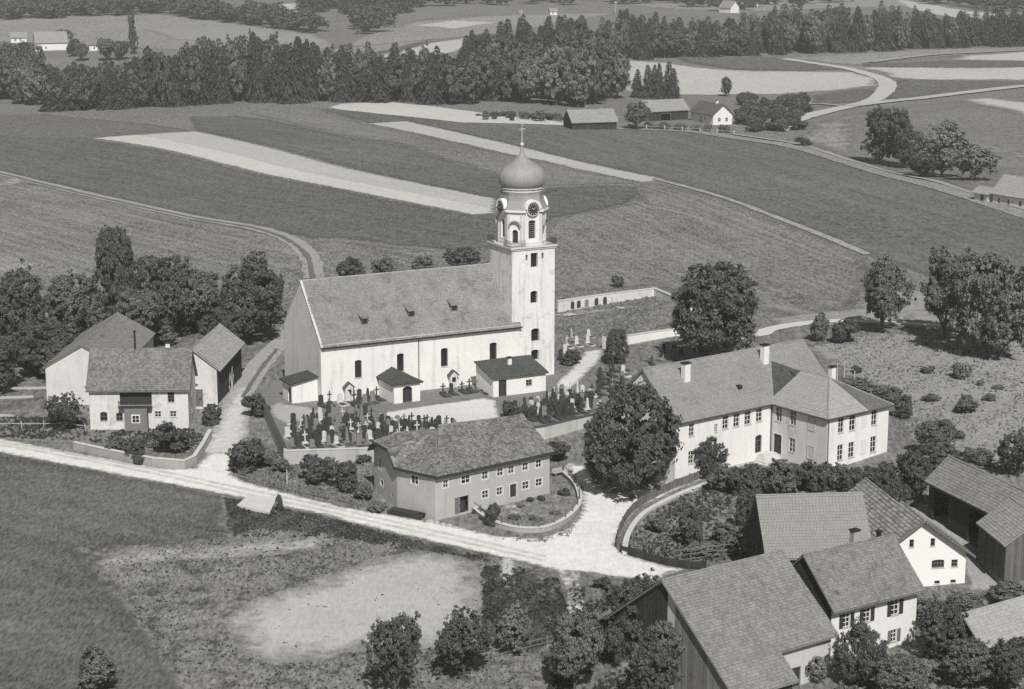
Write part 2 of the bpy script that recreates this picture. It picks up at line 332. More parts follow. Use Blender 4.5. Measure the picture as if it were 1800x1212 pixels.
ribbon('field_edge_path', [(1060,226),(1200,231),(1290,243),(1400,260),(1500,290),(1600,318),(1700,345),(1830,388)], 7.0, .22, M('verge', .27, .22, .4, .04, .5, grain=1.8, gamp=0.8))
ribbon('field_edge_path', [(1290,238),(1400,255),(1500,285),(1600,312),(1700,338),(1830,378)], 2.0, .34, TRACK)
MOWN = M('mown_line', .235, .2, .4, .05, .5, grain=1.8, gamp=.7)
for px, w in (([(1097,451),(1170,462),(1244,477)], 1.3), ([(1059,387),(1140,412),(1219,445)], 1.1), ([(1110,355),(1250,392),(1398,445)], 1.1), ([(1347,537),(1410,547),(1481,560)], 1.6), ([(1000,470),(1080,476),(1170,492)], 1.2), ([(1150,345),(1300,390),(1460,452)], 1.0), ([(1020,420),(1110,432),(1200,455)], .9)):
    ribbon('mown_line', px, w, .07, MOWN, jitter=.3)
for px in ([(0,395),(90,418),(170,440)], [(30,352),(120,372),(220,398)], [(0,425),(80,445),(150,470)], [(200,372),(320,400),(430,425)]):
    ribbon('mown_line', px, 1.8, .07, MOWN, jitter=.4)
# the track at the left
ribbon('track', [(-100,282),(0,305),(90,327),(170,346),(330,381),(450,402),(515,425),(545,455),(552,490)], 4.2, .16, TRACK)
ribbon('wheel_rut', [(-100,283),(0,306),(90,328),(170,347),(330,382),(450,403),(512,426),(542,456),(549,490)], 1.2, .24, TRACK_D)
# far country
for px, mt, ly in [
 ([(1065,113),(1090,106),(1180,112),(1230,120),(1330,125),(1500,127),(1545,140),(1540,152),(1440,162),(1330,168),(1250,168),(1180,168),(1100,162)], F_FAR_L, 1),
 ([(1190,102),(1330,99),(1372,104),(1490,122),(1400,126),(1280,122),(1200,111)], F_FAR_D, 2),
 ([(1500,118),(1960,117),(1960,141),(1572,139),(1556,128)], F_FAR_L, 1),
 ([(1572,140),(1960,142),(1960,150),(1800,154),(1700,163),(1570,177),(1550,170)], F_FAR_D, 1),
 ([(1375,103),(1480,96),(1600,89),(1960,80),(1960,96),(1800,93),(1650,100),(1500,116)], F_FAR_M, 0),
 ([(1664,106),(1700,99),(1800,92),(1960,90),(1960,110),(1800,108)], F_FAR_L, 1),
 ([(1520,112),(1660,107),(1960,110),(1960,117),(1510,118)], F_FAR_D, 1),
 ([(1425,168),(1490,160),(1540,154),(1548,166),(1520,178),(1430,186)], F_FAR_D, 1),
 ([(1400,246),(1440,216),(1520,196),(1690,178),(1960,250),(1960,380),(1700,335),(1500,282)], F_MID, 0),
 ([(1692,176),(1740,172),(1960,205),(1960,238),(1800,204)], F_FAR_L, 1),
 ([(1395,244),(1430,220),(1500,200),(1505,278)], F_FAR_M, 1),
 ([(1560,215),(1700,240),(1960,300),(1960,312),(1700,255)], F_FAR_M, 1),
 ([(-160,45),(0,36),(100,30),(300,27),(440,45),(560,62),(592,78),(560,97),(480,99),(420,97),(250,86),(0,74),(-160,80)], F_FAR_M, 0),
 ([(250,52),(420,46),(558,63),(585,76),(440,80),(300,70)], M('far_pale_meadow', .30, .12, .2, .012, .5, edge=(5.0, .2, .8)), 1),
 ([(640,106),(690,92),(760,76),(830,66),(850,74),(800,92),(740,104),(690,112)], F_FAR_L, 1),
 ([(560,88),(620,84),(700,76),(760,70),(690,90),(600,100)], F_FAR_M, 1),
 ([(665,92),(720,78),(860,64),(830,66),(740,80),(700,94)], F_FAR_D, 2),
 ([(640,62),(720,40),(960,26),(1100,22),(1000,40),(860,62),(700,76),(600,84)], F_FAR_M, 0),
 ([(720,46),(800,36),(880,40),(800,52)], F_FAR_L, 1),
 ([(1560,-4),(1640,9),(1700,20),(1766,25),(1768,34),(1700,34),(1640,27),(1590,12)], F_FAR_L, 1),
 ([(480,8),(540,6),(545,22),(500,28)], F_FAR_L, 1),
 ([(-160,-10),(300,-8),(300,2),(-160,6)], F_FAR_M, 0), ([(1100,10),(1500,-10),(1560,-10),(1600,12),(1300,22)], F_FAR_M, 0)]:
    field('field', px, mt, ly, .8)
ribbon('road', [(1376,232),(1380,224),(1400,212),(1440,200),(1490,189),(1530,179),(1553,165),(1560,150),(1548,139),(1520,130),(1490,122),(1440,114),(1378,105)], [3,5,6,7,7,7,7,8,8,7,6,6,5,5], .24, M('far_gravel_road', .50, .1, .5, .08, .5))
ribbon('road', [(1495,188),(1560,180),(1620,174),(1700,164),(1800,153),(1960,140)], 7.0, .30, M('far_lane', .46, .1, .5, .08, .5))
ribbon('path', [(1530,111),(1640,98),(1740,93),(1960,84)], 5, .3, TRACK)
ribbon('path', [(1400,186),(1440,184),(1480,188)], 4, .3, TRACK)
# near ground: lower meadow, rough strip, bare soil, scrub slope, gardens
field('meadow', [(-200,800),(0,797),(200,834),(330,860),(395,875),(388,915),(400,945),(330,955),(140,962),(160,990),(220,1060),(255,1110),(300,1180),(330,1260),(-200,1300)], F_LAWN, 0, .2)
field('rough_ground', [(395,873),(480,888),(560,905),(700,940),(800,962),(880,980),(975,1004),(1000,1060),(1010,1120),(1100,1250),(330,1270),(300,1180),(255,1110),(220,1060),(150,985),(140,960),(330,953),(400,943),(388,915)], F_ROUGH, 0, .3)
field('verge', [(395,876),(480,890),(560,907),(700,943),(800,966),(870,984),(860,992),(780,975),(690,956),(600,945),(560,938),(450,930),(415,945),(396,925)], M('dark_verge', .085, .3, .6, .1, .5, bump=.08, patches=(.4, .62, .17), t=COOL, edge=(1.0, .9), grain=3.0), 1, .35)
field('bare_soil', [(395,1090),(430,1060),(520,1035),(600,1000),(700,975),(760,970),(850,1005),(852,1080),(840,1130),(800,1150),(700,1145),(620,1150),(560,1165),(480,1170),(410,1140)], F_SAND, 2, 1.0, True)
field('bare_soil', [(175,988),(260,968),(400,956),(470,952),(570,944),(572,962),(480,978),(330,985),(200,998)], M('pale_soil', .50, .1, .5, .1, .5, edge=(3.2, .6, .9), grain=3.0, gamp=0.4), 2, .45, True)
field('rough_ground', [(850,1000),(900,1000),(960,1010),(985,1040),(1000,1100),(960,1140),(880,1130),(850,1090)], M('dark_rough', .085, .4, .5, .12, .4, bump=.1, patches=(.45, .60, .26), t=COOL, edge=(2.5, .6), grain=3.0), 3, .6, True)
field('bare_soil', [(880,985),(905,985),(908,1010),(905,1035),(890,1040),(880,1020)], M('pale_path_soil', .55, .1, .5, .1, .5, edge=(.9, 1.0)), 4, .2, True)
field('pasture', [(1450,600),(1520,585),(1640,590),(1800,600),(1980,620),(1980,830),(1800,850),(1680,800),(1600,790),(1565,740),(1540,690),(1480,660),(1410,615)], F_HILL, 0, .5)
field('pasture', [(1350,560),(1440,548),(1500,545),(1540,500),(1980,560),(1980,612),(1800,588),(1640,580),(1540,572),(1430,574),(1350,585)], F_HILL, 1, .4)
ribbon('path', [(1190,610),(1330,590),(1352,580),(1400,571),(1460,565),(1530,566),(1600,570),(1700,575),(1820,580)], [1.5,2.5,3,3,2.6,2.2,2,2,2], .16, M('pale_path', .62, .1, .8, .1, .5))
field('garden', [(0,735),(150,735),(155,760),(330,752),(365,770),(335,800),(130,780),(0,775)], F_GARDEN, 0, .3)
field('garden', [(405,800),(430,770),(500,800),(650,795),(650,870),(700,900),(600,890),(500,866),(430,846),(405,836)], F_GARDEN, 0, .3)
field('garden', [(1088,965),(1100,925),(1150,890),(1240,845),(1350,835),(1560,830),(1600,860),(1500,880),(1330,900),(1330,960),(1380,980),(1190,1003)], F_GARDEN, 0, .3)
field('farmyard', [(1000,1010),(1150,1020),(1200,1000),(1400,990),(1560,900),(1620,870),(1760,1010),(1740,1050),(1620,1080),(1640,1160),(1400,1240),(1060,1240),(1010,1090)], M('yard_grass', .17, .3, .5, .1, .5, bump=.06, patches=(.3, .6, .10), edge=(1.5,.6), grain=3.0), 0, .4)
field('farmyard', [(1690,975),(1740,985),(1765,1020),(1750,1045),(1705,1040)], F_YARD, 2, .25)
field('farmyard', [(1560,905),(1640,880),(1720,960),(1760,1000),(1700,985),(1620,930)], F_YARD, 2, .25)
# the village road, the square and its lanes
field('road', [(-200,735),(0,772),(130,797),(240,817),(300,826),(340,824),(365,800),(378,775),(398,760),(425,758),(408,800),(408,836),(430,848),(500,867),(600,892),(690,907),(740,915),(820,930),(870,944),(950,948),(1000,930),(1022,900),(1020,860),(1005,835),(985,828),(1000,815),(1030,820),(1050,858),(1080,868),(1130,862),(1185,853),(1250,826),(1300,808),(1352,796),(1362,802),(1300,822),(1240,842),(1180,866),(1125,893),(1095,925),(1083,960),(1095,972),(1130,985),(1200,1002),(1150,1022),(1080,1015),(1020,1006),(1020,1040),(1032,1090),(1000,1090),(996,1040),(978,1004),(880,980),(800,962),(700,940),(560,905),(480,888),(380,868),(200,834),(0,797),(-200,765)], ROAD, 2, .15)
ribbon('lane', [(400,775),(410,735),(425,690),(450,650),(478,618),(500,596),(520,560),(540,500)], [4.5,4.5,4,4,3.8,3.6,3.4,3.2], .12, M('lane_dirt', .36, .16, .8, .1, .5, bump=.03, grain=3.0, gamp=0.45))
ribbon('lane', [(385,800),(402,768),(410,738),(420,708),(432,682)], [6,5.5,4.6,3.6,2.4], .17, M('lane_gravel', .58, .12, .8, .1, .5, edge=(1.3, .8, 1.0), grain=3.0, gamp=.3))
ribbon('wheel_rut', [(428,700),(446,668),(466,640),(488,614)], .7, .20, TRACK_D)

RUT = M('road_rut', .60, .2, .8, .1, .5, edge=(.35, .7, 1.3)); CROWN = M('road_crown', .55, .25, .8, .1, .5, edge=(.5, .5, 1.3))
for dy, mt, w in ((-5, RUT, .8), (3, RUT, .8)):
    ribbon('wheel_rut', [(-60,772+dy*.6),(40,788+dy*.7),(250,827+dy*.8),(430,866+dy),(600,903+dy),(800,948+dy),(960,985+dy)], w, .24, mt)

# the churchyard terrace, a step above the road
CY = [P(a, b, 0)[:2] for a, b in [(452,690),(500,796),(560,794),(655,791),(800,775),(955,752),(1047,730),(1085,690),(985,655),(900,640),(560,680),(500,665)]]
yard = drape('churchyard', CY, .0, M('churchyard_grass', .20, .3, .8, .2, .45, bump=.05, patches=(.4, .6, .12)), 0, zfun=lambda x, y: np.zeros(len(x)))
flat = lambda x, y: np.zeros(len(x))
drape('gravel', [P(a, b, 0) for a, b in [(660,728),(700,721),(760,712),(850,700),(872,704),(884,748),(810,752),(750,742),(690,738)]], .02, GRAVEL, .15, zfun=flat)
drape('gravel', [P(a, b, 0) for a, b in [(960,694),(985,668),(1010,640),(1028,618),(1062,614),(1050,640),(1020,668),(995,690),(975,700)]], .03, GRAVEL, .15, zfun=flat)
drape('gravel', [P(a, b, 0) for a, b in [(488,700),(505,712),(545,716),(570,726),(540,736),(505,748),(480,735),(470,715)]], .025, M('trodden_gravel', .42, .12, .9, .15, .5, edge=(.8, 1.0, .7)), .15, zfun=flat)

# ---------------------------------------------------------------- building kit
V3 = Vector
def obox(mb, O, U, N, u0, u1, z0, z1, d0, d1):
    """box in a wall frame; d is measured inwards from the wall face"""
    p = lambda u, z, d: O + U * u + V3((0, 0, z)) - N * d
    n = len(mb.v); mb.v += [tuple(p(*q)) for q in ((u0,z0,d0),(u1,z0,d0),(u1,z0,d1),(u0,z0,d1),(u0,z1,d0),(u1,z1,d0),(u1,z1,d1),(u0,z1,d1))]
    mb.f += [tuple(n + i for i in q) for q in ((3,2,1,0),(4,5,6,7),(0,1,5,4),(1,2,6,5),(2,3,7,6),(3,0,4,7))]
def topz(top, u):
    for (a, za), (b, zb) in zip(top, top[1:]):
        if a - 1e-6 <= u <= b + 1e-6: return za + (zb - za) * ((u - a) / max(b - a, 1e-9))
    return top[-1][1]
def wall(mb, O, U, N, w, zb, top, holes=(), dp=.24):
    O, U, N = V3(O), V3(U), V3(N); p = lambda u, z, d=0.0: O + U * u + V3((0, 0, z)) - N * d
    if not hasattr(top, '__len__'): top = [(0, top), (w, top)]
    cuts = sorted({0.0, float(w)} | {u for u, _ in top} | {h[0] for h in holes} | {h[1] for h in holes})
    for a, b in zip(cuts, cuts[1:]):
        if b - a < 1e-6: continue
        z = zb; m = (a + b) / 2
        for h in sorted((h for h in holes if h[0] < m < h[1]), key=lambda h: h[2]):
            if h[2] - z > 1e-4: mb.poly([p(a, z), p(b, z), p(b, h[2]), p(a, h[2])])
            z = h[3]
        mb.poly([p(a, z), p(b, z), p(b, topz(top, b)), p(a, topz(top, a))])
    for h in holes:
        u0, u1, z0, z1 = h[:4]; ar = h[4] if len(h) > 4 else 0
        for q in (((u0,z0),(u1,z0)), ((u1,z0),(u1,z1)), ((u1,z1),(u0,z1)), ((u0,z1),(u0,z0))):
            mb.poly([p(*q[0]), p(*q[1]), p(*q[1], dp), p(*q[0], dp)])
        if ar:
            c = (u0 + u1) / 2; r = (u1 - u0) / 2; k = 5
            arc = [(c - r * math.cos(math.pi / 2 * i / k), z1 - ar + ar * math.sin(math.pi / 2 * i / k)) for i in range(k + 1)]
            mb.poly([p(u0, z1)] + [p(*q) for q in arc]); mb.poly([p(u1, z1)] + [p(2 * c - q[0], q[1]) for q in arc])
            for q, s in zip(arc, arc[1:]):
                mb.poly([p(*q), p(*s), p(*s, dp), p(*q, dp)]); mb.poly([p(2*c-q[0], q[1]), p(2*c-s[0], s[1]), p(2*c-s[0], s[1], dp), p(2*c-q[0], q[1], dp)])
def window(parent, O, U, N, u0, u1, z0, z1, nx=2, nz=2, mat=None, dp=.16, sur=0, sill=True, shut=None, glass=None, surmat=None, bar=.06):
    O, U, N = V3(O), V3(U), V3(N); mb = MB(); b = bar
    for q in ((u0, u0+b, z0, z1), (u1-b, u1, z0, z1), (u0+b, u1-b, z0, z0+b), (u0+b, u1-b, z1-b, z1)): obox(mb, O, U, N, *q, dp - .05, dp + .02)
    for i in range(1, nx): m = u0 + (u1 - u0) * i / nx; obox(mb, O, U, N, m - b*.55, m + b*.55, z0 + b, z1 - b, dp - .045, dp + .02)
    for i in range(1, nz): m = z0 + (z1 - z0) * i / nz; obox(mb, O, U, N, u0 + b, u1 - b, m - b*.45, m + b*.45, dp - .04, dp + .02)
    f = mb.build('window', mat or FRAME, parent)
    g = MB(); p = lambda u, z: O + U * u + V3((0, 0, z)) - N * (dp + .01)
    g.poly([p(u0, z0), p(u1, z0), p(u1, z1), p(u0, z1)]); g.build('pane', glass or GLASS, f)
    if sur:
        s = MB()
        for q in ((u0-sur, u0, z0-sur, z1+sur), (u1, u1+sur, z0-sur, z1+sur), (u0, u1, z0-sur, z0), (u0, u1, z1, z1+sur)): obox(s, O, U, N, *q, -.025, .05)
        s.build('surround', surmat or FRAME, f)
    elif sill:
        s = MB(); obox(s, O, U, N, u0 - .08, u1 + .08, z0 - .08, z0, -.07, .1); s.build('sill', STONE_L, f)
    if shut:
        w = (u1 - u0) / 2
        for a0, a1 in ((u0 - w - .03, u0 - .03), (u1 + .03, u1 + w + .03)):
            s = MB(); obox(s, O, U, N, a0, a1, z0, z1, -.06, -.012)
            for i in range(6): zz = z0 + (z1 - z0) * (i + .5) / 6; obox(s, O, U, N, a0 + .06, a1 - .06, zz - .03, zz + .03, -.085, -.06)
            s.build('shutter', shut, f)
    return f
def door(parent, O, U, N, u0, u1, z0, z1, mat=None, dp=.18, leaves=1, sur=0):
    O, U, N = V3(O), V3(U), V3(N); mb = MB(); n = max(3, int((u1 - u0) / .22))
    for i in range(n):
        a, b = u0 + (u1 - u0) * i / n, u0 + (u1 - u0) * (i + 1) / n; obox(mb, O, U, N, a + .008, b - .008, z0, z1, dp - .04 - .008 * (i % 2), dp + .02)
    d = mb.build('door', mat or WOOD_D, parent)
    h = MB(); obox(h, O, U, N, u1 - .16, u1 - .1, z0 + .95, z0 + 1.15, dp - .10, dp - .04); h.build('handle', IRON, d)
    if sur:
        s = MB()
        for q in ((u0-sur, u0, z0, z1+sur), (u1, u1+sur, z0, z1+sur), (u0, u1, z1, z1+sur)): obox(s, O, U, N, *q, -.03, .05)
        s.build('surround', FRAME, d)
    return d
def tiles(mb, poly, tw=.34, th=.34, lift=.05, rough=.012):
    p = [V3(q) for q in poly]; n = (p[1] - p[0]).cross(p[2] - p[0]).normalized()
    if n.z < 0: n = -n
    u = V3((-n.y, n.x, 0)).normalized()
    v = n.cross(u)
    if v.z < 0: v = -v
    q2 = [((q - p[0]).dot(u), (q - p[0]).dot(v)) for q in p]
    v0, v1 = min(b for _, b in q2), max(b for _, b in q2); k = len(q2)
    def span(y):
        xs = []
        for i in range(k):
            (xa, ya), (xb, yb) = q2[i], q2[(i + 1) % k]
            if abs(ya - yb) < 1e-9:
                if abs(ya - y) < 1e-6: xs += [xa, xb]
            elif min(ya, yb) - 1e-9 <= y <= max(ya, yb) + 1e-9: xs.append(xa + (xb - xa) * (y - ya) / (yb - ya))
        return (min(xs), max(xs)) if xs else (0, 0)
    rows = max(1, round((v1 - v0) / th)); hgt = (v1 - v0) / rows
    ph = random.uniform(0, 6); at = lambda x, y, l: tuple(p[0] + u * x + v * y + n * (l + .022*(2 + math.sin(x*.55 + ph) + math.sin(y*.8 + x*.21 + ph))))
    for r in range(rows):
        ya, yb = v0 + r * hgt, v0 + (r + 1) * hgt - 1e-4; (la, ra), (lb, rb) = span(ya + 1e-4), span(yb)
        lo, hi = max(la, lb), min(ra, rb)
        off = random.random() * tw; br = [x for x in np.arange(lo + off, hi, tw) if lo + .12 < x < hi - .12]
        A = [la] + br + [ra]; B = [lb] + br + [rb]; sag = random.uniform(-rough, rough)
        for i in range(len(A) - 1):
            j = random.uniform(-rough, rough) + sag; l0 = lift + j; l1 = .014 + j * .3; e = .008
            m = len(mb.v)
            mb.v += [at(A[i]+e, ya, l0), at(A[i+1]-e, ya, l0 + random.uniform(-rough, rough) * .6), at(B[i+1]-e, yb, l1), at(B[i]+e, yb, l1), at(A[i]+e, ya, .002), at(A[i+1]-e, ya, .002)]
            mb.f += [(m, m+1, m+2, m+3), (m+4, m+5, m+1, m)]
def caps(mb, segs, r=.13, step=.42, lift=.06):
    for a, b in segs:
        a, b = V3(a), V3(b); n = max(1, int((b - a).length / step)); d = (b - a) / n; up = V3((0, 0, lift))
        for i in range(n):
            p, q = a + d * i + up, a + d * (i + 1.06) + up; mb.tube(p, q, r * random.uniform(.95, 1.05), r * .86, 6)
def roof(parent, planes, mat, tw=.34, th=.34, thick=.14, ridge=(), capmat=None, extra=(), lift=.05):
    """slab (part) with the tiles laid on it as one joined sub-part; extra = [(planes, material)] laid in another tile"""
    sl = MB()
    for pl in planes + [q for e in extra for q in e[0]]: sl.prism([V3(q) - V3((0, 0, thick)) for q in pl], (0, 0, thick - .004))
    s = sl.build('roof', mat, parent)
    for pls, mt in [(planes, mat)] + list(extra):
        t = MB()
        for pl in pls: tiles(t, pl, tw, th, lift)
        if t.f: t.build('roof_tiles', mt, s, kind='stuff')
    if ridge:
        c = MB(); caps(c, ridge); c.build('ridge_tiles', capmat or mat, s, kind='stuff')
    return s
def chimney(parent, x, y, z0, z1, w=.6, d=.6, mat=None, cap=True):
    mb = MB().box(x - w/2, x + w/2, y - d/2, y + d/2, z0, z1)
    c = mb.build('chimney', mat or WHITE, parent)
    if cap: MB().box(x - w/2 - .1, x + w/2 + .1, y - d/2 - .1, y + d/2 + .1, z1 + .002, z1 + .14).box(x - w/2 + .1, x + w/2 - .1, y - d/2 + .1, y + d/2 - .1, z1 + .142, z1 + .2).build('chimney_cap', IRON, c)
    return c
def boards(parent, O, U, N, w, zb, top, mat, bw=.24, name='wall_boards', gaps=()):
    O, U, N = V3(O), V3(U), V3(N); mb = MB(); u = 0.0
    if not hasattr(top, '__len__'): top = [(0, top), (w, top)]
    while u < w - .02:
        b = min(w, u + bw * random.uniform(.8, 1.2)); 
        if not any(g[0] < (u + b) / 2 < g[1] for g in gaps):
            j = random.uniform(.02, .05); za, zc = topz(top, u), topz(top, b); n = len(mb.v); p = lambda uu, z, d: tuple(O + U * uu + V3((0, 0, z)) + N * d)
            z0 = zb + random.uniform(0, .08)
            mb.v += [p(u+.008,z0,j), p(b-.008,z0,j), p(b-.008,zc,j), p(u+.008,za,j), p(u+.008,z0,.004), p(b-.008,z0,.004), p(b-.008,zc,.004), p(u+.008,za,.004)]
            mb.f += [(n,n+1,n+2,n+3),(n+4,n,n+3,n+7),(n+1,n+5,n+6,n+2),(n+4,n+5,n+1,n)]
        u = b
    return mb.build(name, mat, parent, kind='stuff')
def frames(L, W, og, oe):
    return {'front': (V3((og, oe, 0)), V3((1,0,0)), V3((0,-1,0)), L - 2*og), 'right': (V3((L-og, oe, 0)), V3((0,1,0)), V3((1,0,0)), W - 2*oe),
            'back': (V3((L-og, W-oe, 0)), V3((-1,0,0)), V3((0,1,0)), L - 2*og), 'left': (V3((og, W-oe, 0)), V3((0,-1,0)), V3((-1,0,0)), W - 2*oe)}
def gable_house(name, label, cat, q, z0, tile, wmat, og=.4, oe=.5, ops=None, tw=.34, th=.34, board=(), bmat=None, group=None, ridge=True, zb=-1.6, half=None, wname='wall', lift=.05):
    x, y, az, L, W, he, hr = q
    r = empty(name, (x, y, z0), az); tag(r, label, cat, group)
    fr = frames(L, W, og, oe); sl = (hr - he) / (W / 2); ze = he + sl * oe - .16; mb = MB(); ops = ops or {}
    gt = lambda w: [(0, ze), (w / 2, ze + sl * w / 2), (w, ze)]
    for k, (O, U, N, w) in fr.items():
        hs = [o[1:6] for o in ops.get(k, [])]; top = gt(w) if k in ('left', 'right') else ze
        if k in board: wall(mb, O, U, N, w, zb, top, hs); boards(r, O, U, N, w, .2, top, bmat or WOOD_W, gaps=[h[:2] for h in hs if h[2] < .5])
        else: wall(mb, O, U, N, w, zb, top, hs)
    mb.build(wname, wmat, r)
    for k, lst in ops.items():
        O, U, N, w = fr[k]
        for o in lst:
            kw = o[6] if len(o) > 6 else {}
            if o[0] == 'w': window(r, O, U, N, *o[1:5], **kw)
            elif o[0] == 'd': door(r, O, U, N, *o[1:5], **kw)
    pl = [[(0,0,he),(L,0,he),(L,W/2,hr),(0,W/2,hr)], [(L,W,he),(0,W,he),(0,W/2,hr),(L,W/2,hr)]]
    roof(r, pl, tile, tw, th, ridge=[((0,W/2,hr),(L,W/2,hr))] if ridge else (), lift=lift)
    return r, fr
W_ = lambda u0, u1, z0, z1, ar=0, **k: ('w', u0, u1, z0, z1, ar, k)
D_ = lambda u0, u1, z0, z1, ar=0, **k: ('d', u0, u1, z0, z1, ar, k)
H_ = lambda u0, u1, z0, z1: ('h', u0, u1, z0, z1, 0)

# ---------------------------------------------------------------- the church
CH = empty('church', (-27.38, 261.42, 0), .479)
tag(CH, 'white parish church with long tiled nave and tall onion-domed tower', 'church')
NL, NW, NE, NR = 32.06, 14.9, 8.5, 16.55
nw = MB()
nwin = [(5.23,6.31,3.0,5.66,.25),(11.9,13.0,3.22,5.95,.25),(19.0,20.15,3.22,6.03,.25),(27.08,28.28,3.25,6.04,.25)]
wall(nw, (0,0,0), (1,0,0), (0,-1,0), NL, -1.2, NE + .1, nwin, .45)
wall(nw, (NL,NW,0), (-1,0,0), (0,1,0), NL, -1.2, NE + .1)
wall(nw, (NL,0,0), (0,1,0), (1,0,0), NW, -1.2, [(0,NE+.1),(NW/2,NR-.25),(NW,NE+.1)])
nw.build('nave_wall', M('church_limewash', .79, .10, 1.4, .2, .6, streak=.26, patches=(.3, .60, .66), bump=.01), CH)
gw = MB(); wall(gw, (0,NW,0), (0,-1,0), (-1,0,0), NW, -1.2, [(0,NE+.1),(NW/2,NR-.12),(NW,NE+.1)]); gw.build('gable_wall', M('gable_plaster', .70, .14, 1.5, .25, .6, streak=.25, bump=.015), CH)
for h in nwin: window(CH, (0,0,0), (1,0,0), (0,-1,0), *h[:4], nx=3, nz=6, mat=IRON, dp=.36, bar=.045)
co = MB(); obox(co, V3((0,0,0)), V3((1,0,0)), V3((0,-1,0)), -.05, NL + .05, NE - .25, NE - .02, -.22, -.003); co.build('eaves_cornice', PLASTER2, CH)
sl_ = (NR - NE) / (NW / 2); OV = .42; ze_ = NE - sl_ * OV
roof(CH, [[(.02,-OV,ze_),(NL+.25,-OV,ze_),(NL+.25,NW/2,NR),(.02,NW/2,NR)], [(NL+.25,NW+OV,ze_),(.02,NW+OV,ze_),(.02,NW/2,NR),(NL+.25,NW/2,NR)]], TILE_CH, .29, .29, thick=.18, ridge=[((0,NW/2,NR),(31,NW/2,NR))], capmat=TILE_B)
vg = MB()                                                   # pale verge of the west gable
for s in (-1, 1):
    e = (-.1, NW/2 + s*(NW/2+OV), ze_); t = (-.1, NW/2, NR); vg.prism([e, t, (t[0],t[1],t[2]+.16), (e[0],e[1],e[2]+.16)], (.34, 0, 0))
vg.build('verge', STONE_L, CH)
gt_ = MB().tube((-.05,-OV-.06,ze_-.02),(NL+.3,-OV-.06,ze_-.02),.09,.09,6); gt_.build('gutter', IRON, CH)
MB().tube((15.35,-.12,-.2),(15.35,-.12,ze_),.07,.07,6).build('downpipe', ZINC, CH)
for a, s in ((7.6,.36),(15.2,.40),(22.3,.42)):              # small roof dormers
    b = -OV + s * (NW/2 + OV); z = ze_ + sl_ * (b + OV)
    d = MB().box(a-.5, a+.5, b-.75, b+.9, z-.75, z+.25); dm = d.build('dormer', WOOD_M, CH)
    MB().prism([(a-.62,b-.95,z+.22),(a+.62,b-.95,z+.22),(a+.62,b+.95,z+.62+.35),(a-.62,b+.95,z+.62+.35)], (0,0,.09)).build('dormer_roof', TILE_OLD, dm)
    MB().box(a-.4, a+.4, b-.78, b-.752, z-.5, z+.12).build('dormer_opening', IRON, dm)
# tower shaft
TX0, TX1, TY0, TY1, TH = 30.9, 38.2, .12, 7.6, 19.9
tw_ = MB(); th_s = [(34.1,35.3,16.9,19.1,.0),(34.05,35.25,11.4,13.3,.3),(34.2,35.6,5.5,7.5,.35),(34.2,35.5,2.6,4.2,.3),(33.2,33.55,18.0,18.9,0),(35.95,36.3,18.1,19.0,0)]
hs = [(a-TX0,b-TX0,c,d,e) for a,b,c,d,e in th_s]
wall(tw_, (TX0,TY0,0), (1,0,0), (0,-1,0), TX1-TX0, -1.2, TH, hs, .7)
wall(tw_, (TX1,TY0,0), (0,1,0), (1,0,0), TY1-TY0, -1.2, TH, [(3.2,4.3,16.9,19.1,0)], .5)
wall(tw_, (TX1,TY1,0), (-1,0,0), (0,1,0), TX1-TX0, -1.2, TH); wall(tw_, (TX0,TY1,0), (0,-1,0), (-1,0,0), TY1-TY0, -1.2, TH, [(6.9,7.15,16.2,17.6,0)], .4)
tw_.poly([(TX0,TY0,TH),(TX1,TY0,TH),(TX1,TY1,TH),(TX0,TY1,TH)])
tower = tw_.build('tower', M('tower_limewash', .77, .14, 1.0, .2, .6, streak=.42, patches=(.4, .57, .56), bump=.015), CH)
for i, h in enumerate(hs):
    if i < 4: window(tower, (TX0,TY0,0), (1,0,0), (0,-1,0), *h[:4], nx=2, nz=4, mat=IRON, dp=.55, sill=False)
    else: window(tower, (TX0,TY0,0), (1,0,0), (0,-1,0), *h[:4], nx=1, nz=1, mat=IRON, dp=.45, sill=False)
cr = MB().box(TX0-.3, TX1+.3, TY0-.3, TY1+.3, TH+.003, TH+.28).box(TX0-.16, TX1+.16, TY0-.16, TY1+.16, TH-.25, TH)
cr.build('tower_cornice', STONE_L, CH)
for (x0,y0,x1,y1) in ((TX0-.2,TY0-.2,TX0+2.2,TY0-.2),(TX0-.2,TY0-.2,TX0-.2,TY0+2.2),(TX1-1.6,TY0-.2,TX1+.2,TY0-.2),(TX1+.2,TY0-.2,TX1+.2,TY0+2),(TX0-.2,TY1-2,TX0-.2,TY1+.2)):
    rl = MB()                                               # iron railing on the gallery corners
    for zz in (.45, .85, 1.2): rl.tube((x0,y0,TH+zz),(x1,y1,TH+zz),.03,.03,5)
    n = int(math.hypot(x1-x0,y1-y0)/.22)
    for i in range(n+1): rl.tube((x0+(x1-x0)*i/n,y0+(y1-y0)*i/n,TH+.28),(x0+(x1-x0)*i/n,y0+(y1-y0)*i/n,TH+1.2),.022,.022,4)
    rl.build('gallery_railing', IRON, CH)
